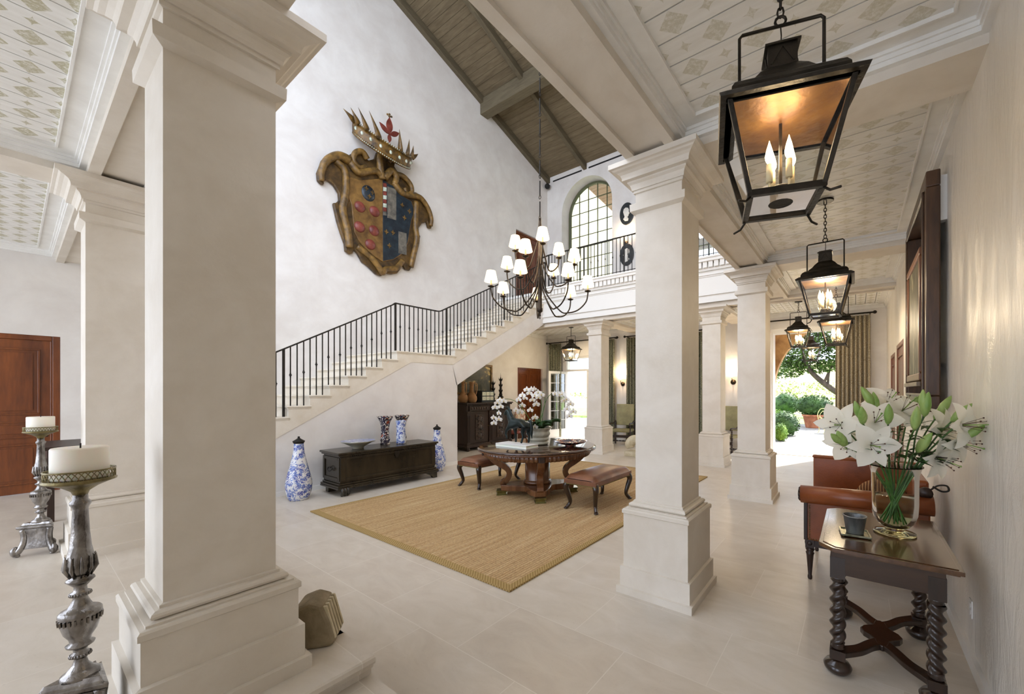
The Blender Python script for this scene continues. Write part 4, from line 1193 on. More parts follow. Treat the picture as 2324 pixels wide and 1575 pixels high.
orchid((ub[0]-.04, ub[1]-.05, ub[2]), ctl([(0, 0, 0), (-.12, -.02, .24), (-.30, -.05, .46), (-.50, -.06, .50), (-.60, -.06, .36), (-.62, -.05, .10)]), 'orchid arching far left over the horse head', 9, .60)
orchid((ub[0]-.05, ub[1]+.05, ub[2]), ctl([(0, 0, 0), (.06, 0, .35), (.02, -.05, .60), (-.12, -.05, .66), (-.26, -.04, .52), (-.34, -.03, .26)]), 'tall orchid spray arching left above the urn', 10, .50)
orchid((ub[0]+.03, ub[1]-.06, ub[2]), ctl([(0, 0, 0), (.12, -.04, .38), (.12, -.10, .60), (.02, -.14, .58), (-.05, -.15, .36), (-.06, -.15, .06)]), 'orchid spray hanging down over the urn front', 10, .48)
orchid((ub[0]+.06, ub[1]+.03, ub[2]), ctl([(0, 0, 0), (.02, 0, .34), (.12, -.02, .56), (.28, -.04, .60), (.42, -.05, .46), (.50, -.05, .22)]), 'orchid spray arching right toward the gallery pillar', 9, .56)
# bowl
o = MB().lathe([(.085, 0), (.09, .012), (.085, .018), (.13, .026), (.20, .044), (.265, .072), (.288, .082), (.284, .086), (.255, .077), (.19, .052), (.10, .034), (0, .031)], 48).build('porcelain_bowl', IMARID)
o.location = (-3.80, 5.17, ZT); tag(o, 'wide dark blue and rust porcelain bowl on the round table', 'bowl')

# ================================================================ chest and porcelain along the stair wall
t = thing('blanket_chest', 'long black carved chest against the stair wall', 'chest', (-7.09, 3.88, 0))
hx, hy = .34, .92
MB().box(-hx+.05, hx-.05, -hy+.05, hy-.05, .22, .64).build('case', CHESTW, t, .005)
l = MB(); l.box(-hx, hx, -hy, hy, .668, .705).box(-hx+.02, hx-.02, -hy+.02, hy-.02, .64, .668)
lid = l.build('lid', CHESTW, t, .012)
d_ = MB(); y = -hy+.06
while y < hy-.06: d_.box(hx-.045, hx-.03, y, y+.016, .622, .64); y += .03
d_.build('dentil_strip', CHESTW, t)
m = MB(); x = hx-.05
m.box(x, x+.018, -hy+.05, -hy+.13, .24, .62).box(x, x+.018, hy-.13, hy-.05, .24, .62).box(x, x+.018, -hy+.13, hy-.13, .585, .62).box(x, x+.018, -hy+.13, hy-.13, .24, .285)
m.box(x, x+.01, -hy+.13, -hy+.15, .285, .585).box(x, x+.01, hy-.15, hy-.13, .285, .585)
m.build('front_frame', CHESTW, t, .005)
y = -hy+.05; m = MB()
m.box(-hx+.05, -hx+.11, y-.016, y, .24, .62).box(hx-.11, hx-.05, y-.016, y, .24, .62).box(-hx+.11, hx-.11, y-.016, y, .57, .62).box(-hx+.11, hx-.11, y-.016, y, .24, .29)
m.build('end_frame', CHESTW, t, .005)
hd = MB(); hd.tube([(.075*math.cos(a*PI/8), y-.03-.012*math.sin(a*PI/8), .43-.045*math.sin(a*PI/8)) for a in range(9)], .008, 8).ball((-.075, y-.02, .43), .015, 8, 6).ball((.075, y-.02, .43), .015, 8, 6).tube([(.06*math.cos(a*PI/8), y-.025, .43+.035*math.sin(a*PI/8)) for a in range(9)], .006, 6)
hd.build('ring_handle', IRON, t)
lk = MB().prism([(-.04, .0), (.04, 0), (.045, -.05), (.02, -.10), (0, -.125), (-.02, -.10), (-.045, -.05)], 'x', hx-.032, hx-.026, Matrix.Translation((0, .08, .62)))
lk.build('lock_plate', IRON, t)
m = MB()
for o_, z0, z1 in ((.0, .205, .235), (.02, .175, .205), (.05, .145, .175), (.055, .115, .145)):
    m.box(-hx+.04, hx-.05+o_, -hy+.05-o_, hy-.05+o_, z0, z1)
m.build('base_moulding', CHESTW, t, .008)
for sy in (-1, 1):
    f = MB()
    for k in range(3):
        yy = sy*(hy-.11)+(k-1)*.042
        P = smooth_path([(hx-.10, yy, .125), (hx-.02, yy, .12), (hx+.015, yy, .07), (hx-.01, yy, .03), (hx-.03, yy, .02)], 4)
        f.tube(P, [.03]*6+[.026]*6+[.022]*5, 8)
    if sy > 0:
        f = MB(); f.prism([(hy-.30, .12), (hy-.02, .12), (hy-.02, 0), (hy-.10, 0), (hy-.13, .05), (hy-.22, .09)], 'x', hx-.09, hx-.02)
    f.build('claw_foot', CHESTW, t)
    MB().box(-hx+.05, -hx+.15, sy*(hy-.14)-.06, sy*(hy-.14)+.06, 0, .12).build('back_foot', CHESTW, t)
ZC_ = .706
def vase_tall(loc, label, s=1.0):
    t = thing('bottle_vase', label, 'vase', loc, 0, 'tall blue and white bottle vases')
    MB().lathe([(.12*s, 0), (.13*s, .012), (.15*s, .06), (.172*s, .15), (.178*s, .23), (.17*s, .31), (.145*s, .42), (.115*s, .54), (.09*s, .66), (.072*s, .76), (.064*s, .85), (.064*s, .89), (.062*s, .90), (0, .90)], 40).build('body', DELFT, t)
    MB().lathe([(.068, .878), (.072, .89), (.08, .905), (.082, .913), (.06, .928), (.035, .945), (.022, .955), (.012, .965), (.018, .972), (.014, .984), (.0, .99)], 24).build('lid', IRON, t)
    return t
v1 = vase_tall((-7.17, 2.57, 0), 'tall blue and white lidded vase on the floor left of the chest')
dup(v1, (-7.30, 5.15, 0), .8, 'tall blue and white lidded vase on the floor right of the chest')
m = MB().lathe([(.09, 0), (.095, .012), (.10, .03), (.22, .10), (.285, .125), (.282, .131), (.21, .11), (.11, .045), (0, .04)], 8)
o = m.build('octagonal_dish', CELAD, None); o.location = (-7.09, 3.43, ZC_); tag(o, 'wide blue and white octagonal dish on the left half of the chest', 'dish')
m = MB().lathe([(.282, .133), (.208, .114), (.108, .049), (0, .044)], 8, sm=False); m.build('painted_inside', DELFT2, o)
def beaker(loc, label, mat, flare, h=.52, name='beaker_vase', group=None):
    m = MB(); f = flare
    m.lathe([(.085, 0), (.088, .01), (.075, .03), (.078, .06), (.088, .09), (.078, .125), (.068, .16), (.069, .30), (.078, .37), (.098, .43), (.098+f*.6, .48), (.098+f, .51), (.098+f, .518), (.09+f, .515), (.08, .42), (.06, .30)], 40)
    o = m.build(name, mat); o.location = loc; tag(o, label, 'vase', group); return o
beaker((-7.22, 3.98, ZC_), 'flared dark red patterned vase standing left on the chest', IMARI, .045, group='flared patterned vases')
beaker((-7.30, 4.36, ZC_), 'flared patterned vase half hidden behind the blue beaker', IMARI, .045, group='flared patterned vases')
o = MB().lathe([(.078, 0), (.085, .012), (.083, .10), (.078, .25), (.084, .37), (.097, .425), (.098, .432), (.09, .43), (.075, .36)], 40).build('beaker_vase', porcelain('blue trellis porcelain', 'd5dbe4', ['31479a', '5a6fb0'], 26, .6)); o.location = (-7.08, 4.21, ZC_)
tag(o, 'straight blue and white beaker vase in front on the chest', 'vase')

# ================================================================ under the stairs
t = thing('carved_cabinet', 'dark carved two-door cabinet against the wall beyond the stairs', 'cabinet', (-9.27, 8.08, 0))
hw = .88
MB().box(-.40, .36, -hw+.04, hw-.04, .16, 1.30).build('case', DARKW, t)
m = MB(); m.box(-.42, .44, -hw-.02, hw+.02, 1.325, 1.36).box(-.41, .41, -hw, hw, 1.295, 1.325)
y = -hw
while y < hw-.02: m.box(.40, .43, y+.005, y+.03, 1.285, 1.325); y += .05
m.build('top', DARKW, t, .006)
m = MB(); m.box(-.41, .42, -hw, hw, .10, .17).box(-.40, .40, -hw+.02, hw-.02, .17, .20); m.build('plinth', DARKW, t, .008)
CARVD = mottled('carved dark oak', '1e1510', '4a3527', 16, .38, 1.0, 26)
for k in (-1, 1):
    o = MB().box(.36, .385, k*.41-.33, k*.41+.33, .22, 1.10).build('door', DARKW, t, .005)
    MB().box(.385, .405, k*.41-.15, k*.41+.15, .30, 1.02).build('carved_panel', CARVD, o, .012)
    q = MB()
    for z in (.42, .66, .90):
        q.ball((.405, k*.41, z), (.02, .09, .075), 12, 8)
        for a in range(6): q.ball((.407, k*.41+.11*math.cos(a*PI/3), z+.095*math.sin(a*PI/3)), (.018, .022, .022), 6, 4)
    q.build('carved_ornament', CARVD, o)
    MB().ball((.395, k*.08, .68), .014, 8, 6).build('knob', BRASS, o)
    d = MB().box(.36, .395, k*.41-.36, k*.41+.36, 1.13, 1.27).build('frieze_drawer', DARKW, t, .005)
    q = MB()
    for i in range(7): q.ball((.40, k*.41-.27+.09*i, 1.20), (.018, .038, .04), 8, 6)
    q.build('carved_frieze', CARVD, d)
for y in (-.80, 0, .80):
    q = MB(); q.box(.36, .40, y-.055, y+.055, .20, 1.12)
    for i in range(4): q.box(.40, .41, y-.045+.025*i, y-.03+.025*i, .25, 1.0)
    q.box(.36, .425, y-.065, y+.065, 1.06, 1.12); q.build('pilaster', DARKW, t)
for y in (-.78, .78):
    for x in (-.32, .34): MB().lathe([(.03, 0), (.055, .02), (.06, .05), (.04, .09), (.05, .10)], 12, (x, y, 0)).build('bun_foot', DARKW, t)
def jug(loc, label, s=1, rz=0):
    t = thing('terracotta_jug', label, 'jug', loc, rz, 'terracotta jugs on the cabinet')
    MB().lathe([(.09*s, 0), (.12*s, .03), (.14*s, .10), (.13*s, .18), (.08*s, .25), (.048*s, .30), (.042*s, .42), (.045*s, .56), (.06*s, .60), (.055*s, .60), (.03*s, .5)], 24).build('body', TERRA, t)
    MB().tube(smooth_path([(.045*s, 0, .56), (.12*s, 0, .56), (.15*s, 0, .46), (.13*s, 0, .30), (.11*s, 0, .22)]), .014*s, 6).build('handle', TERRA, t)
jug((-9.22, 7.36, 1.361), 'terracotta jug at the very left end of the cabinet top', 1)
jug((-9.14, 7.62, 1.361), 'terracotta jug with tall handle, second from left on the cabinet', 1, 1.2)
jug((-9.36, 7.76, 1.361), 'terracotta jug behind the others beside the drawer box', .9, 1.2)
t = thing('drawer_box', 'small black box with six pale drawer fronts on the cabinet', 'box', (-9.20, 8.15, 1.361))
MB().box(-.14, .14, -.24, .24, .03, .33).box(-.15, .15, -.25, .25, 0, .03).box(-.15, .15, -.25, .25, .33, .345).build('case', BLUEP, t, .004)
for r in range(2):
    for c in range(3):
        o = MB().box(.14, .15, -.22+.15*c, -.22+.15*c+.13, .06+.135*r, .17+.135*r).build('drawer', WAX, t); MB().ball((.155, -.155+.15*c, .115+.135*r), .008, 6, 4).build('knob', BRASS, o)
def spike_stick(loc, label):
    t = thing('iron_pricket', label, 'candle holder', loc, 0, 'black iron prickets on the cabinet')
    MB().lathe([(.09, 0), (.09, .04), (.05, .06), (.06, .09), (.05, .12)], 6, sm=False).build('foot', IRON, t)
    m = MB(); m.lathe([(.045, .12), (.04, .20), (.07, .22), (.04, .25), (.03, .38), (.06, .40), (.03, .43), (.022, .56), (.05, .58), (.02, .60), (.006, .66), (.001, .78)], 8)
    for z in (.22, .40, .58):
        for a in range(4): m.tube([(.03*math.cos(a*PI/2), .03*math.sin(a*PI/2), z-.05), (.075*math.cos(a*PI/2), .075*math.sin(a*PI/2), z), (.08*math.cos(a*PI/2), .08*math.sin(a*PI/2), z+.05)], [.014, .01, .002], 5)
    m.build('spire', IRON, t)
spike_stick((-9.24, 8.52, 1.361), 'black spired iron pricket beside the drawer box')
t_ = thing('stone_drum', 'round yellow stone drum under the right iron pricket', 'stand', (-9.2, 8.80, 1.361))
MB().lathe([(.10, 0), (.115, .02), (.12, .06), (.115, .10), (.10, .12), (0, .12)], 20).build('body', mottled('yellow stone', 'a98f55', 'cdb67c', 6, .6, .2), t_)
spike_stick((-9.2, 8.80, 1.482), 'black spired iron pricket standing on the yellow stone drum')
t = thing('framed_painting', 'dark oil painting with golden clouds, above the carved cabinet', 'painting', (XL, 8.13, 2.06))
m = MB(); a, b = .74, .47
m.box(.01, .06, -a, a, b-.07, b).box(.01, .06, -a, a, -b, -b+.07).box(.01, .06, -a, -a+.07, -b+.07, b-.07).box(.01, .06, a-.07, a, -b+.07, b-.07)
m.build('gilt_frame', GOLD, t, .012)
g = NG('dark landscape canvas'); v = g.mp((1, 1, 1)); f = g.noise(g.mp((1, .8, 1.2)), 2.6, 7, .62, 1.2)
g.bump(g.noise(v, 60, 3), .1)
CANV = g.done(g.ramp(f, [(.40, srgb('23261f')), (.56, srgb('4b4a38')), (.64, srgb('b49b5c')), (.72, srgb('d9c68c'))]), .4)
MB().box(.012, .03, -a+.07, a-.07, -b+.07, b-.07).build('canvas', CANV, t)
t = thing('red_stool', 'low round stool with red leather top near the under-stair door', 'stool', (-9.30, 9.45, 0))
MB().lathe([(.22, .29), (.27, .31), (.28, .35), (.24, .39), (.0, .40)], 28).build('cushion', mottled('red leather', '6a2a1c', '8f4430', 4, .35), t)
MB().lathe([(.17, 0), (.17, .03), (.06, .05), (.04, .12), (.07, .16), (.05, .22), (.10, .28), (.22, .29)], 20).build('pedestal', DARKW, t)
t = thing('side_chair', 'small chair with pale floral patterned back right of the cabinet', 'chair', (-9.25, 9.98, 0))
FLOR = porcelain('floral tapestry', 'd8ccb4', ['8f8f6a', 'b5674c', 'a9a27e'], 14, .5, .9)
MB().box(-.22, .25, -.24, .24, .40, .50).build('seat', FLOR, t, .03)
MB().box(-.28, -.20, -.24, .24, .50, 1.06).build('backrest', FLOR, t, .03)
for x in (-.24, .2):
    for y in (-.2, .2): MB().box(x-.02, x+.02, y-.02, y+.02, 0, .42).build('leg', DARKW, t)
# pale carved stone by the gallery pillar
t = thing('carved_stone_scroll', 'pale carved stone scroll on a block, left of the near pillar behind the bench', 'sculpture', (-4.62, 9.28, 0))
MB().box(-.34, .34, -.18, .18, 0, .13).build('plinth_block', CARVE, t, .012)
m = MB(); m.tube(smooth_path([(-.24, 0, .20), (-.26, 0, .32), (-.14, 0, .42), (.02, 0, .40), (.14, 0, .33), (.28, 0, .24)], 5), [.10, .115, .12, .125, .13, .13, .13, .13, .13, .13, .13, .13, .125, .12, .12, .12, .11, .11, .11, .10, .10, .10, .09, .08, .07, .06][:26], 10)
m.build('scroll_body', CARVE, t)

# ================================================================ curtains
def curtain(x0, x1, y, ztop, mat, label, waist=None, folds=7, z0=.015):
    w = x1-x0
    def f(u, v):
        z = z0+(ztop-z0)*v
        amp = .045+.025*(1-v)
        sp = 1-.10*math.sin(PI*v)*0
        x = x0+w*u+.03*(1-v)*(u-.5)
        return (x, y+amp*math.sin(u*folds*2*PI)+.012*math.sin(u*31+v*3), z)
    o = MB().surf(f, folds*12, 14).build('curtain', mat, None, fix=False, solid=.006)
    tag(o, label, 'curtain', 'tall curtains at the garden doors')
    return o
def rod(x0, x1, y, z, label):
    t = thing('curtain_rod', label, 'curtain rod', (x0, y, z), 0, 'dark curtain rods')
    MB().tube([(0, 0, 0), (x1-x0, 0, 0)], .019, 10).build('pole', IRON, t)
    for x in (-.03, x1-x0+.03): MB().ball((x, 0, 0), .04, 12, 8).build('finial', IRON, t)
    n = int((x1-x0)/.5)+1
    for x in (.06, x1-x0-.06):
        MB().bar((x, 0, -.02), (x, YB-y, -.02), .02).build('bracket', IRON, t)
def rings(x0, x1, y, z):
    pass
cy = 11.54
curtain(-9.50, -8.92, cy, 3.44, CURT, 'olive curtain at the far left of the french doors', folds=6)
curtain(-7.22, -6.66, cy, 3.44, CURT, 'olive curtain between gallery pillar and lit sconce', folds=6)
rod(-9.56, -6.58, cy, 3.485, 'dark rod over the left french doors')
curtain(-6.20, -5.62, cy, 3.44, CURT, 'olive curtain right of the sconce, against the near pillar', folds=6)
curtain(-3.98, -3.4, cy, 3.44, CURT, 'olive curtain beside the middle gallery pillar window', folds=6)
rod(-6.24, -3.36, cy, 3.485, 'dark rod over the middle garden doors')
curtain(-.40, .28, cy, 3.50, CURTP, 'pale patterned curtain right of the garden doorway', folds=8)
rod(-2.3, .34, cy, 3.55, 'dark rod with ball finial over the garden doorway')

# ================================================================ green leather armchairs
def twist(mb, p0, p1, r, turns, seg=10, n=40, bead=.35):
    p0, p1 = Vector(p0), Vector(p1); d = (p1-p0); a = d.orthogonal().normalized(); b = d.cross(a).normalized()
    vs = []; fs = []
    for i in range(n+1):
        u = i/n; c = p0+d*u
        for k in range(seg*2):
            t_ = 2*PI*k/(seg*2)
            rr = r*(1+bead*math.cos(2*(t_-u*turns*PI)))*.82
            vs.append(c+a*math.cos(t_)*rr+b*math.sin(t_)*rr)
    S2 = seg*2
    for i in range(n):
        for k in range(S2): fs.append((i*S2+k, i*S2+(k+1) % S2, (i+1)*S2+(k+1) % S2, (i+1)*S2+k))
    mb.add(vs, fs, True); return mb
def hall_chair(loc, rz, label):
    t = thing('high_back_armchair', label, 'armchair', loc, rz, 'green leather high back armchairs')
    w, d = .31, .28
    MB().box(-w, w, -d, d, .42, .50).build('seat', GREENL, t, .025)
    o = MB().box(-w+.02, w-.02, d-.03, d+.04, .62, 1.30).build('backrest', GREENL, t, .02); o.rotation_euler = (-.08, 0, 0)
    for s_ in (-1, 1):
        q = MB(); q.box(s_*w-.025, s_*w+.025, -d-.02, -d+.03, 0, .10); twist(q, (s_*w, -d, .10), (s_*w, -d, .40), .024, 5); q.box(s_*w-.025, s_*w+.025, -d-.02, -d+.03, .40, .46); twist(q, (s_*w, -d, .46), (s_*w, -d, .66), .022, 4)
        q.build('front_leg', DARKW, t)
        q = MB().box(s_*w-.022, s_*w+.022, d-.02, d+.02, 0, .62).box(s_*w-.022, s_*w+.022, d-.01, d+.03, .6, .75); q.build('back_leg', DARKW, t)
        q = MB().tube(smooth_path([(s_*w, d, .74), (s_*w, d-.15, .72), (s_*w, 0, .68), (s_*w, -d+.05, .70), (s_*w, -d-.06, .69), (s_*w, -d-.08, .64)]), .024, 8); q.build('arm', DARKW, t)
        q = MB(); twist(q, (s_*w, -d, .12), (s_*w, d, .12), .018, 6); q.build('stretcher', DARKW, t)
    q = MB(); twist(q, (-w, 0, .13), (w, 0, .13), .018, 6); q.box(-w, w, -d-.01, -d+.02, .26, .34); q.build('cross_stretcher', DARKW, t)
    return t
h1 = hall_chair((-6.02, 10.95, 0), .25, 'green leather armchair with dark arms beneath the left wall sconce')
dup(h1, (-2.95, 11.15, 0), -.15, 'green leather armchair partly seen between the two corridor side pillars')

# ================================================================ right wall
t = thing('framed_painting', 'tall dark wooden frame holding a painted panel, hung on the right wall', 'painting', (XR, 4.98, 2.45))
def fr(y0, y1, z0, z1, w, xa, xb):
    return MB().box(xa, xb, y0, y1, z1-w, z1).box(xa, xb, y0, y1, z0, z0+w).box(xa, xb, y0, y0+w, z0+w, z1-w).box(xa, xb, y1-w, y1, z0+w, z1-w)
yA, yB, zA, zB = -.78, .72, -.92, 1.02
m = fr(yA, yB, zA, zB, .13, -.135, -.045)
m.box(-.15, -.13, yA+.10, yB-.10, zB-.15, zB-.12).box(-.15, -.13, yA+.10, yB-.10, zA+.12, zA+.15).box(-.15, -.13, yA+.10, yA+.13, zA+.12, zB-.12).box(-.15, -.13, yB-.13, yB-.10, zA+.12, zB-.12)
FRW = wood('old frame wood', '2c1d14', '5d4029', 'z', .4, 7)
m.build('outer_frame', FRW, t, .012)
MIR = NG('mirror glass').done(srgb('dfe2df'), .04, 1.0)
MB().box(-.06, -.045, yA+.12, yB-.12, zA+.12, zB-.12).build('mirror', MIR, t)
i0, i1, j0, j1 = -.50, .50, -.66, .50
o = fr(i0, i1, j0, j1, .07, -.15, -.062).build('inner_frame', wood('red brown frame', '4a2814', '7d4a26', 'z', .4, 7), t, .012)
g = NG('faded panel painting'); f = g.noise(g.mp((1, 2, .5)), 4, 7, .6, 1)
PANP = g.done(g.ramp(f, [(.35, srgb('2c2a22')), (.5, srgb('585546')), (.66, srgb('8f8c76')), (.75, srgb('6f4a38'))]), .5, 0, .2)
MB().box(-.135, -.07, i0+.07, i1-.07, j0+.07, j1-.07).build('painted_panel', PANP, o)
MB().box(-.17, -.14, i0-.03, i1+.03, j0-.05, j0-.01).build('ledge', wood('ledge wood', '6a5a4a', '9a8a78', 'y', .5, 7), o, .006)
MB().box(-.045, 0, yA+.05, yA+.12, .62, .98).box(-.045, 0, yB-.12, yB-.05, .62, .98).box(-.045, 0, -.2, .2, -.6, -.5).build('hanging_block', WHITE, t)
o = MB().box(-.006, 0, -.035, .035, -.055, .055).box(-.009, -.006, -.016, .016, -.035, -.008).box(-.009, -.006, -.016, .016, .008, .035).build('wall_outlet', WHITE, None, .002)
o.location = (XR, 3.45, .33); tag(o, 'small white wall outlet low on the right wall beside the console table', 'outlet')

# ---------------------------------------------------------------- leather settee by the wall
t = thing('leather_settee', 'small saddle leather settee with rolled arm behind the console table', 'settee', (.08, 4.50, 0))
fx, bx, n0, n1 = -.46, .40, -.42, .42      # front, back (wall side), near and far ends
def legp(x, y):
    m = MB(); m.box(x-.035, x+.035, y-.035, y+.035, .29, .37)
    m.lathe([(.014, 0), (.018, .01), (.018, .03), (.014, .04), (.028, .22), (.034, .24), (.026, .25), (.036, .27), (.03, .29)], 16, (x, y, 0), fun=lambda a, z: 1+.05*math.cos(8*a))
    m.ball((x-.036, y, .33), (.006, .02, .02), 8, 6).ball((x, y-.036, .33), (.02, .006, .02), 8, 6)
    return m
for x in (fx+.04, bx-.04):
    for y in (n0+.04, n1-.04): legp(x, y).build('fluted_leg', DARKW, t)
MB().box(fx+.05, bx-.05, n0+.02, n0+.05, .30, .36).box(fx+.05, bx-.05, n1-.05, n1-.02, .30, .36).box(fx+.02, fx+.05, n0+.05, n1-.05, .30, .36).build('seat_rail', DARKW, t)
MB().box(fx, bx-.05, n0+.09, n1-.09, .36, .52).build('seat_cushion', LEATH, t, .04)
MB().box(fx+.01, bx, n0, n0+.07, .36, .74).build('near_arm_panel', LEATH, t, .012)
m = MB().tube([(fx-.03, n0+.015, .765), (bx+.02, n0+.015, .80)], .078, 20); m.build('near_arm_roll', LEATH, t)
ro = MB(); ro.ball((fx-.035, n0+.015, .765), (.02, .05, .05), 12, 8)
for k in range(8): ro.ball((fx-.035, n0+.015+.045*math.cos(k*PI/4), .765+.045*math.sin(k*PI/4)), (.015, .02, .02), 8, 6)
ro.build('rosette', DARKW, t)
MB().box(fx-.005, fx+.025, n0-.01, n0+.07, .36, .70).build('arm_post', DARKW, t, .005)
MB().box(fx+.01, bx, n1-.07, n1, .36, 1.00).box(fx+.0, bx, n1-.075, n1+.01, .99, 1.02).build('far_arm_panel', LEATH, t, .014)
MB().box(bx-.10, bx, n0+.07, n1-.07, .36, .98).build('backrest', LEATH, t, .02)
MB().tube([(bx-.03, n0-.02, .90), (bx-.03, n0+.02, .90)], .045, 14).build('hinge_knob', DARKW, t)
hk = MB().tube(smooth_path([(bx+.0, n0-.005, .93), (bx+.04, n0-.02, .97), (bx+.09, n0-.02, .975), (bx+.10, n0-.02, .94), (bx+.06, n0-.02, .93), (bx+.01, n0-.02, .96)]), .007, 6); hk.build('iron_hook', IRON, t)
nl = MB()
for k in range(40):
    nl.ball((fx+.03+.8*k/40, n0-.003, .375), .006, 6, 4)
for k in range(18): nl.ball((fx+.04, n0-.003, .39+.3*k/18), .006, 6, 4)
nl.build('nail_heads', BRASS, t)
g = NG('striped velvet'); w_ = g.n('TexWave'); w_.inputs['Scale'].default_value = 14; w_.inputs['Distortion'].default_value = 1.5; g.L(g.mp(), w_.inputs['Vector'])
PIL = g.done(g.ramp(w_.outputs['Fac'], [(.3, srgb('5a3420')), (.6, srgb('b0845a'))]), .8, 0, .2)
m = MB(); m.ball((0, 0, 0), (.20, .07, .20), 20, 12, Matrix.Rotation(.5, 4, 'X'))
o = m.build('throw_pillow', PIL); o.location = (.20, 4.68, .70); tag(o, 'striped brown velvet pillow on the leather settee behind the vase', 'pillow')

# ---------------------------------------------------------------- console table
CX0, CX1, CY0, CY1, CZ = -.185, .455, 2.74, 3.70, .785
t = thing('console_table', 'antique dark wooden table with twisted legs against the right wall', 'table', ((CX0+CX1)/2, (CY0+CY1)/2, 0))
w, l = (CX1-CX0)/2, (CY1-CY0)/2
c_ = .07
oct_ = [(-w+c_, -l), (w, -l), (w, l), (-w+c_, l), (-w, l-c_), (-w, -l+c_)]
def ins(p, e): return [(x*(1-e/w), y*(1-e/l)) for x, y in p]
m = MB(); m.prism(oct_, 'z', CZ-.026, CZ-.004); m.prism(ins(oct_, .02), 'z', CZ-.004, CZ)
m.prism(ins(oct_, .015), 'z', CZ-.036, CZ-.026)
m.build('table_top', CONSW, t, .007)
lx, ly = .225, .36
a = MB(); h0, h1 = .60, CZ-.036
a.box(-lx-.035, lx+.035, -ly-.035, -ly+.0, h0, h1).box(-lx-.035, lx+.035, ly-.0, ly+.035, h0, h1).box(-lx-.035, -lx, -ly, ly, h0, h1).box(lx, lx+.035, -ly, ly, h0, h1)
a.build('apron', wood('apron wood', '1f120b', '46301e', 'x', .35, 6), t, .004)
for sx in (-1, 1):
    for sy in (-1, 1):
        x, y = sx*lx, sy*ly
        q = MB(); q.box(x-.038, x+.038, y-.038, y+.038, .575, .70)
        q.lathe([(.03, .545), (.036, .552), (.03, .56), (.038, .568), (.034, .578)], 16, (x, y, 0))
        twist(q, (x, y, .175), (x, y, .548), .042, 5.5 if sx*sy > 0 else -5.5, 12, 70, .28)
        q.lathe([(.03, .14), (.037, .15), (.03, .16), (.036, .17), (.03, .18)], 16, (x, y, 0))
        q.box(x-.04, x+.04, y-.04, y+.04, .085, .14)
        q.build('twisted_leg', CONSD, t, 0)
        MB().lathe([(.0, 0), (.052, .002), (.070, .02), (.075, .038), (.062, .058), (.036, .07), (.03, .085)], 24, (x, y, 0)).build('bun_foot', CONSD, t)
# shaped flat stretcher
def sstr(pts, wd):
    P = smooth_path([(p[0], p[1], 0) for p in pts], 8); Lf = []; Rt = []
    for i, p in enumerate(P):
        d = P[min(i+1, len(P)-1)]-P[max(i-1, 0)]; nn = Vector((-d.y, d.x, 0)).normalized()
        u = i/(len(P)-1); ww = wd(u); Lf.append(p+nn*ww); Rt.append(p-nn*ww)
    return [(p.x, p.y) for p in Lf]+[(p.x, p.y) for p in Rt[::-1]]
m = MB()
for s_ in (-1, 1):
    m.prism(sstr([(-lx, s_*ly), (-lx+.10, s_*(ly-.09)), (-.06, s_*.17), (0, s_*.10)], lambda u: .042-.012*math.sin(u*PI)), 'z', .096, .130)
    m.prism(sstr([(lx, s_*ly), (lx-.10, s_*(ly-.09)), (.06, s_*.17), (0, s_*.10)], lambda u: .042-.012*math.sin(u*PI)), 'z', .0965, .1295)
ctr = [(.055*math.cos(u*PI/12)*(1+.35*math.cos(4*u*PI/12))+0, .15*math.sin(u*PI/12)*(1+.12*math.cos(4*u*PI/12))) for u in range(24)]
m.prism([(x*1.5, y) for x, y in ctr], 'z', .095, .131)
m.build('shaped_stretcher', CONSD, t, .008)

# tray, cup
t = thing('silver_tray', 'small square tray under the zinc cup on the console table', 'tray', (-.005, 3.065, CZ))
m = MB(); m.box(-.075, .075, -.075, .075, .006, .010)
for s_ in (-1, 1): m.box(-.078, .078, s_*.075-.005, s_*.075+.005, .006, .018).box(s_*.075-.005, s_*.075+.005, -.075, .075, .006, .018)
m.build('plate', mottled('dull silver', '5f6048', 'a6a58c', 9, .25, .2, 30, metal=.85), t, .002)
m = MB()
for x in (-.065, .065):
    for y in (-.065, .065): m.ball((x, y, .004), .005, 6, 4)
m.build('ball_feet', BRASS, t)
t.rotation_euler = (0, 0, .12)
o = MB().lathe([(.0, .004), (.046, .0), (.047, .004), (.062, .105), (.066, .108), (.066, .112), (.060, .112), (.057, .10), (.044, .012), (0, .010)], 40).build('zinc_cup', PEWTER)
o.location = (-.005, 3.065, CZ+.011); tag(o, 'small grey zinc cup on the tray beside the glass vase', 'cup')

# ---------------------------------------------------------------- glass vase with lilies
VX, VY, VZ = .205, 3.235, CZ+.001
t = thing('glass_vase', 'clear footed glass vase of water holding white lilies', 'vase', (VX, VY, VZ))
VP = [(.03, .032), (.075, .05), (.105, .085), (.118, .13), (.122, .20), (.122, .30), (.124, .38), (.136, .43), (.142, .435)]
MB().lathe(VP, 56, caps=False).build('glass_body', VGLASS, t)
MB().lathe([(.143, .433), (.146, .437), (.143, .441), (.139, .438)], 48).build('glass_rim', VGLASS, t)
MB().lathe([(.0, 0), (.10, 0), (.112, .004), (.112, .009), (.09, .016), (.06, .022), (.045, .028), (.05, .033), (.03, .036), (.0, .036)], 48).build('glass_foot', FOOTG, t)
MB().lathe([(.0, .040), (.07, .053), (.100, .086), (.114, .13), (.118, .20), (.118, .235), (.0, .235)], 40).build('water', WATER, t)
random.seed(3)
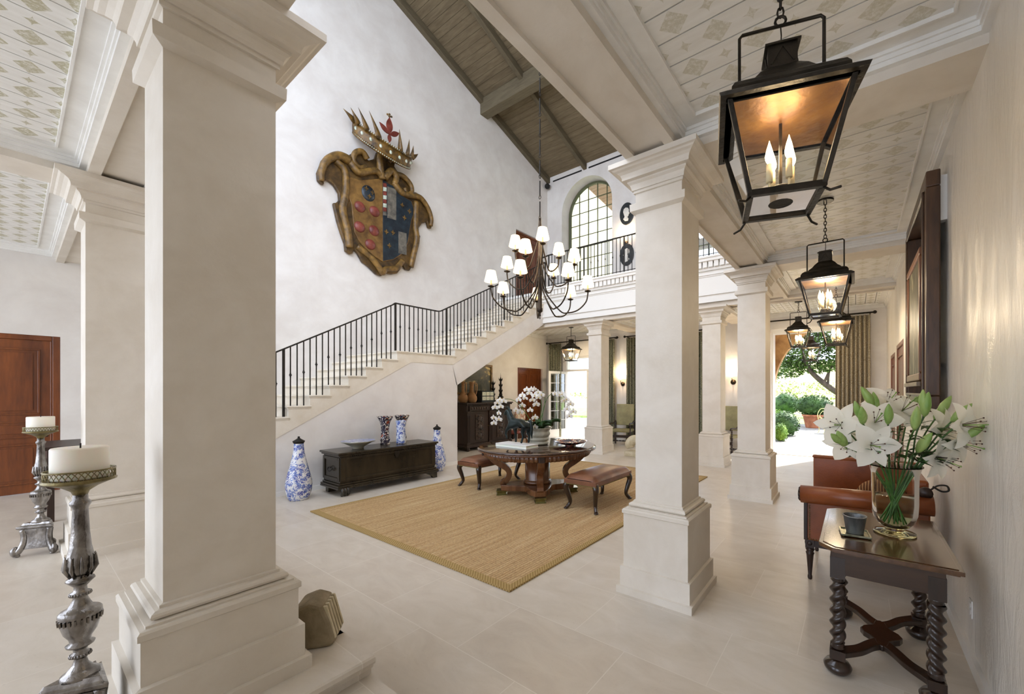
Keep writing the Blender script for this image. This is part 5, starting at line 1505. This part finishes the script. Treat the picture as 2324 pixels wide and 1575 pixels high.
def lily(c, d, s, parent, openn=1.0):
    d = Vector(d).normalized(); M_ = Matrix.Translation(c) @ d.to_track_quat('Z', 'Y').to_matrix().to_4x4()
    m = MB()
    for k in range(6):
        a = k*PI/3+random.uniform(-.1, .1); wd = .30 if k % 2 else .41; l = s*random.uniform(.92, 1.06)
        ca, sa = math.cos(a), math.sin(a)
        cr = random.uniform(.8, 1.2)
        def f(u, v):
            r = l*(.10*u+.90*u**1.25)*(.55+.45*openn); z = s*(.62*u-.55*cr*u**2.6*openn)
            ww = l*wd*math.sin(PI*min(1, .10+.90*u)**1.1)**.9*(v-.5)*1.5
            z += .10*s*abs(v-.5)*2*(1-u)-.02*s*math.sin(u*12)*abs(v-.5)
            return M_ @ Vector((r*ca-ww*sa, r*sa+ww*ca, z))
        m.surf(f, 8, 4)
    o = m.build('flower', PETAL, parent, fix=False)
    st = MB()
    for k in range(6):
        a = k*PI/3+.5; ca, sa = math.cos(a), math.sin(a)
        e = Vector((.22*s*ca, .22*s*sa, .72*s))
        st.tube([M_ @ Vector((0, 0, .05*s)), M_ @ (e*.6), M_ @ e], .0012, 4)
        st.ball(M_ @ e, .0045, 6, 4)
    st.build('stamens', ANTH, o)
    MB().tube([M_ @ Vector((0, 0, 0)), M_ @ Vector((0, 0, .85*s))], [.004, .003], 5).ball(M_ @ Vector((0, 0, .86*s)), .006, 6, 4).build('pistil', BUDG, o)
def bud(c, d, s, parent):
    d = Vector(d).normalized(); M_ = Matrix.Translation(c) @ d.to_track_quat('Z', 'Y').to_matrix().to_4x4()
    MB().lathe([(.006, -.005), (.014*s, .01*s), (.020*s, .035*s), (.021*s, .055*s), (.015*s, .085*s), (.006*s, .108*s), (.001, .116*s)], 12, fun=lambda a, z: 1+.10*math.cos(3*a), m=M_).build('bud', BUDG, parent)
def lily_stem(top, kind, label, dirn=None, leaves=4):
    # top: world position of the flower head
    top = Vector(top)-Vector((VX, VY, VZ))
    t = thing('lily_stem', label, 'lily', (VX, VY, VZ), 0, 'white lilies in the glass vase')
    hz = Vector((top.x, top.y, 0)); u = hz.normalized() if hz.length > .001 else Vector((1, 0, 0))
    a = random.uniform(0, 2*PI)
    b0 = -u*random.uniform(.03, .075)+Vector((.02*math.cos(a), .02*math.sin(a), .062+random.uniform(0, .02)))
    r43 = min(.118, hz.length*.6)
    P = smooth_path([b0, (b0+u*r43+Vector((0, 0, .43)))*.5+Vector((0, 0, .02)), u*r43+Vector((random.uniform(-.02, .02), random.uniform(-.02, .02), .44)), u*(hz.length*.72)+Vector((0, 0, .44+(top.z-.44)*.62)), top], 6)
    MB().tube(P, .0052, 6).build('stem', STEMG, t)
    ax = (P[-1]-P[-4]).normalized()
    for k in range(leaves):
        i = int(len(P)*(.58+.36*k/leaves)); p = P[i]; an = k*2.4+a
        d = Vector((math.cos(an), math.sin(an), random.uniform(.1, .7))).normalized(); sd = d.cross(Vector((0, 0, 1))).normalized(); ll = random.uniform(.11, .18)
        def f(uu, vv): return p+d*ll*uu+sd*(vv-.5)*.034*math.sin(PI*min(1, .08+.92*uu))-Vector((0, 0, .05*uu*uu))
        MB().surf(f, 6, 2).build('leaf', LEAFD if k % 2 else STEMG, t, fix=False)
    if kind[0] == 'f':
        lily(top, dirn or ax, float(kind[1:] or .11), t, random.uniform(.65, 1.0))
    elif kind[0] == 'b':
        n = int(kind[1:] or 1)
        for k in range(n):
            d = ax+Vector((random.uniform(-.5, .5), random.uniform(-.5, .5), .3))*(.5 if n == 1 else .9)
            c = top+d.normalized()*.035*(k > 0)
            if k: MB().tube([top-ax*.03, c], .003, 5).build('bud_stalk', STEMG, t)
            bud(c, d, random.uniform(1.05, 1.35), t)
def V(px, py, dd):
    # place at distance dd along the corridor view, used once to lay out the bouquet
    d = FW+RT*(px-1320)/897.8+Vector((0, 0, (887-py)/897.8)); return Vector((0, 0, 1.7))+d*dd
D0 = 2.56
F_ = [(1975, 1010, 2.40, -.3, .05, 'large open lily facing out low on the left front of the bouquet'),
      (2118, 1035, 2.42, .25, -.25, 'open lily drooping lowest on the right front'),
      (2128, 975, 2.48, .35, .15, 'large open lily on the right above the drooping one'),
      (1985, 960, 2.50, -.35, .5, 'half side-on lily at left centre above the large one'),
      (1908, 965, 2.60, -.9, .1, 'open lily at the far left edge of the bouquet'),
      (2045, 935, 2.62, .05, .8, 'lily opening upward at the top centre of the bouquet'),
      (1925, 1000, 2.72, -.7, -.3, 'lily hanging low at far left behind the large lily'),
      (2160, 1000, 2.36, .4, -.2, 'lily at right side pointing at the wall'),
      (2172, 965, 2.30, .35, .1, 'lily at the far right edge near the wall'),
      (2010, 920, 2.72, -.15, .7, 'lily at the back of the bouquet, upper left of centre')]
for x, y, dd, a, b, lab in F_:
    lily_stem(V(x, y, dd), 'f.17', 'white lily: '+lab, (-FW*.9+RT*a+Vector((0, 0, b))), 8)
B_ = [(1958, 935, 2.42, 'b2', 'tall paired buds upper left'), (2015, 935, 2.38, 'b1', 'single green bud left of centre front'), (2075, 948, 2.38, 'b1', 'fat pale bud at centre'),
      (2098, 918, 2.45, 'b2', 'tall buds right of centre'), (2122, 925, 2.55, 'b2', 'buds at upper right'), (2160, 930, 2.40, 'b1', 'bud upper right leaning to the wall'),
      (2185, 968, 2.30, 'b1', 'bud at far right pointing at the wall'), (1918, 985, 2.44, 'b2', 'narrow buds at left front'), (1990, 905, 2.66, 'b2', 'small buds at top left back'), (2060, 915, 2.7, 'b2', 'small buds at top centre back'), (2082, 1000, 2.42, 'b1', 'small bud low at right centre')]
for x, y, dd, k, lab in B_:
    lily_stem(V(x, y+26, dd), k, 'unopened lily: '+lab, None, 6)

# ================================================================ garden
PAVE = None
g = NG('terrace paving'); v = g.mp((1, 1, 1))
br = g.n('TexBrick'); br.offset = .5
for k, val in (('Scale', 1), ('Mortar Size', .012), ('Brick Width', .6), ('Row Height', .6)): br.inputs[k].default_value = val
br.inputs['Color1'].default_value = srgb('6e6c68'); br.inputs['Color2'].default_value = srgb('807d77'); br.inputs['Mortar'].default_value = srgb('55534f'); g.L(v, br.inputs['Vector'])
PAVE = g.done(g.mix(.25, br.outputs['Color'], g.ramp(g.noise(v, 4, 5), [(.3, srgb('74726e')), (.7, srgb('a8a49c'))])), .8)
GRASS = mottled('lawn', '5d7a35', '9bb060', 3, .9, .4, 30)
DIRT = mottled('dry field', '7f7c52', 'a09a6c', 1.5, .95, .3, 10)
struct(MB().box(-14, 8, 12.15, 23.5, -.10, -.03), 'floor_terrace', PAVE)
struct(MB().box(-40, 30, 23.5, 34, -.25, -.08), 'floor_lawn', GRASS)
hl = MB()
def hill(u, v):
    x = -110+200*u; y = 34+150*v
    return (x, y, -.1+18*max(0, v-.15)**1.5+1.2*math.sin(x*.05)*v)
hl.surf(hill, 30, 20); struct(hl, 'floor_hillside', DIRT)
VINE = mottled('vine leaves', '7d9a48', 'b5c476', 2, .8, .3, 10)
LEAFM = {}
def leafmat(nm, a, b):
    g = NG(nm); c = g.ramp(g.noise(g.mp(), 2.5, 4), [(.35, srgb(a)), (.65, srgb(b))])
    return g.done(c, .6, 0, .3, Transmission_Weight=0.0)
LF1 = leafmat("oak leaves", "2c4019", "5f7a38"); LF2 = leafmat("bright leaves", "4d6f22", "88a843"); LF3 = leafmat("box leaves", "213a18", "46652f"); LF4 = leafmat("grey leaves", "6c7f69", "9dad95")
BARK = mottled('bark', '3a3029', '5d5044', 6, .9, .6, 14, (1, 1, .3))
def leaves(mb, c, r, n, s, hollow=.4):
    for _ in range(n):
        while True:
            p = Vector((random.uniform(-1, 1), random.uniform(-1, 1), random.uniform(-1, 1)))
            if hollow < p.length <= 1: break
        q = Vector((p.x*r[0], p.y*r[1], p.z*r[2]))+Vector(c)
        a = Vector((random.uniform(-1, 1), random.uniform(-1, 1), random.uniform(-.6, .6))).normalized(); b = a.cross(Vector((random.uniform(-1, 1), random.uniform(-1, 1), 1))).normalized()
        k = s*random.uniform(.6, 1.2)
        mb.add([q-a*k, q+b*k*.5, q+a*k, q-b*k*.5], [(0, 1, 2, 3)])
random.seed(8)
def tree(loc, trunk, blobs, mat, label, s=.07, r0=.16):
    t = thing('garden_tree', label, 'tree', loc, 0, 'trees in the garden')
    P = smooth_path(trunk, 6); n = len(P)
    m = MB().tube(P, [r0*(1-.6*i/n) for i in range(n)], 9)
    for c, r, k in blobs:
        e = Vector(c); i = min(range(n), key=lambda q: (P[q]-e).length); i = max(2, min(i, n-1))
        m.tube(smooth_path([P[i-2], (P[i]+e)/2+Vector((0, 0, .15)), e], 4), [r0*.35, r0*.33, r0*.3, r0*.28, r0*.25, r0*.2, r0*.16, r0*.1, r0*.05], 6)
    m.build('trunk', BARK, t)
    f = MB()
    for c, r, k in blobs: leaves(f, c, r, k, s, .25)
    f.build('foliage', mat, t, fix=False)
tree((-1.2, 26, -.1), [(2.2, 0, 0), (1.4, .2, 1.0), (.1, .1, 1.9), (-.9, 0, 2.9), (-1.3, 0, 3.8)], [((-1.5, 0, 4.3), (1.7, 1.5, 1.0), 2300), ((-.1, .2, 5.5), (2.4, 2.0, 1.4), 3800), ((1.3, 0, 4.3), (1.7, 1.6, 1.4), 2800), ((-2.2, .3, 3.2), (1.2, 1.0, .7), 1100), ((.5, 0, 3.3), (1.2, 1.0, .5), 800), ((2.4, 0, 3.2), (1.1, 1.0, 1.2), 1300), ((-.9, .4, 3.2), (1.0, .9, .45), 500)], LF1, 'leaning oak tree with dark trunk beyond the terrace', .11, .22)
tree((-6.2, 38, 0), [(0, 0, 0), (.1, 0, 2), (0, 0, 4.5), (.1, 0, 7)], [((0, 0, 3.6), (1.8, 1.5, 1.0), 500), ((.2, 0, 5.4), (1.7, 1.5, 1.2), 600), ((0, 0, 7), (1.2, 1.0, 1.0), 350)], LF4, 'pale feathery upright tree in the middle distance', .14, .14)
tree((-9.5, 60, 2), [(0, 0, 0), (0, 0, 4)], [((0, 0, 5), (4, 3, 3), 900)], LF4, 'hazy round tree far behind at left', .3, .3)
tree((3.0, 70, 3), [(0, 0, 0), (0, 0, 4)], [((0, 0, 5), (5, 4, 3.5), 900)], LF1, 'hazy round tree far behind at right', .35, .3)
# climbing shrub at left of the arch
t = thing('climbing_shrub', 'leafy climbing shrub filling the left side of the arch', 'shrub', (-2.55, 14.6, 0))
m = MB(); random.seed(21)
for c, r, k in (((.10, .2, 2.9), (.45, .5, .75), 900), ((-.05, .1, 2.2), (.40, .4, .5), 500), ((-.2, .1, 3.6), (.6, .5, .6), 600), ((-.12, 0, 1.3), (.28, .3, .35), 300), ((-.2, .2, .6), (.25, .3, .3), 250)): leaves(m, c, r, k, .055, .2)
m.build('foliage', LF2, t, fix=False)
MB().tube(smooth_path([(-.25, .1, -.03), (-.2, .1, 1.2), (-.12, .1, 2.4), (-.1, .1, 3.6)]), .035, 7).build('stem', BARK, t)
def bush(loc, r, mat, label, n=700, s=.05, pot=None):
    t = thing('clipped_bush' if not pot else 'potted_bush', label, 'bush' if not pot else 'potted plant', loc, 0, 'bushes and pots around the terrace')
    h = 0
    if pot:
        pr, ph = pot; h = ph
        MB().lathe([(pr*.68, 0), (pr*.72, .02), (pr*.98, ph*.86), (pr*1.06, ph*.87), (pr*1.08, ph), (pr*.95, ph), (pr*.9, ph*.9), (0, ph*.88)], 28).build('clay_pot', POTC, t)
    m = MB(); m.ball((0, 0, h+r[2]*.85), (r[0]*.86, r[1]*.86, r[2]*.86), 16, 10); leaves(m, (0, 0, h+r[2]*.85), r, n, s, .8)
    m.build('foliage', mat, t, fix=False)
GZ = -.03
bush((-2.28, 17.2, GZ), (.55, .55, .52), LF3, 'round clipped bush left of the terrace', 900, .05)
bush((-2.15, 15.2, GZ), (.26, .26, .34), LF2, 'yellow green clump beside the clay pot at left', 500, .04)
bush((-2.36, 14.2, GZ), (.2, .2, .22), LF2, 'small plant in a clay pot at the left jamb', 300, .04, (.17, .42))
bush((-1.65, 21.4, GZ), (.85, .7, .50), LF3, 'broad bush in a large clay pot on the terrace', 1100, .06, (.42, .62))
bush((-4.3, 33, -.1), (.95, .9, .95), LF3, 'round dark bush standing far on the lawn', 700, .08)
bush((-2.2, 30, -.1), (.8, .7, .55), LF3, 'low dark bush behind the potted bush', 500, .08)
bush((-3.6, 22.8, GZ), (1.1, .6, .42), LF2, 'wispy green planting along the terrace edge', 800, .07)
bush((-.2, 22.6, GZ), (1.3, .6, .5), LF3, 'dark hedge behind the yellow chair', 800, .07)
vr = MB(); random.seed(5)
for k in range(9):
    yy = 55+k*5; zz = 18*max(0, (yy-34)/150-.15)**1.5
    for x in range(-40, 16, 2): leaves(vr, (x, yy, zz+.9), (1.3, .4, .7), 14, .28, .1)
o = vr.build('vineyard_rows', VINE, None, fix=False); tag(o, 'pale green vineyard rows on the sunny slope', 'vineyard', None, 'stuff')
# yellow iron chair
YEL = mottled('yellow iron paint', 'b8b06a', 'd6cf8f', 6, .5, .1)
t = thing('garden_chair', 'pale yellow iron chair on the terrace', 'chair', (-.98, 18.9, GZ), .5)
MB().lathe([(.24, .45), (.25, .46), (.24, .47), (0, .47)], 24).build('seat', YEL, t)
m = MB().tube(smooth_path([(-.2, .2, .46), (-.22, .25, .75), (-.12, .28, .95), (0, .29, 1.0), (.12, .28, .95), (.22, .25, .75), (.2, .2, .46)]), .012, 6)
for s_ in (-1, 1): m.tube(smooth_path([(0, .24, .5), (s_*.10, .26, .6), (s_*.12, .27, .75), (0, .28, .9)]), .009, 6)
m.build('backrest', YEL, t)
for s_ in (-1, 1):
    MB().tube(smooth_path([(s_*.2, .18, .60), (s_*.27, .0, .66), (s_*.27, -.18, .64), (s_*.2, -.2, .46)]), .010, 6).build('arm', YEL, t)
    for y in (-.18, .18): MB().tube(smooth_path([(s_*.16, y, .46), (s_*.20, y*1.1, .25), (s_*.17, y*1.2, .12), (s_*.22, y*1.3, 0)]), .011, 6).build('leg', YEL, t)
# arch of the entrance porch
ARCH = mottled('tan stone arch', '8a6236', 'b88d56', 3, .75, .15, 20)
ax0, ar, asp = -1.93, 1.95, 1.72
cxA = ax0+ar
m = MB(); ya, yb = 12.45, 12.72
m.box(-3.2, ax0, ya, yb, -.1, 4.0).box(cxA+ar, 3, ya, yb, -.1, 4.0)
for s_ in (-1, 1):
    arc = [(cxA+s_*ar*math.cos(a*PI/32), asp+ar*math.sin(a*PI/32)) for a in range(17)]
    m.prism(arc+[(cxA, 4.0), (cxA+s_*ar, 4.0)], 'y', ya, yb)
struct(m, 'wall_arch', ARCH)
# veranda seen through the upstairs arched window
YW = mottled('sunny stucco', 'e3dcb4', 'efe9c8', 2, .8, .1)
PINKW = wood('veranda boards', '8f7468', 'b39a8c', 'x', .7, 4, .2)
m = MB()
for k in range(26):
    y = 12.5+k*.2
    m.prism([(y+.006, 9.75-.02*k), (y+.194, 9.75-.02*k-.018), (y+.194, 9.80-.02*k), (y+.006, 9.82-.02*k)], 'x', -8.7, -3)
struct(m, 'ceiling_veranda', PINKW)
struct(MB().box(-10.3, -10.0, 12.4, 18, 4.5, 11), 'wall_veranda', YW)
struct(MB().box(-15, -9.6, 17.6, 17.9, 4.5, 8.0), 'wall_veranda_far', YW)
struct(MB().box(-9.3, -3, 17.4, 17.6, 8.0, 8.45), 'trim_veranda', RAFTX)
struct(MB().box(-11, -7.2, 12.3, 15.6, 4.4, 4.6), 'floor_veranda', LIME)
bush((-7.9, 15.0, 4.6), (.55, .5, .75), LF3, 'dark leafy potted shrub on the veranda behind the arched window', 600, .09, (.3, .5))
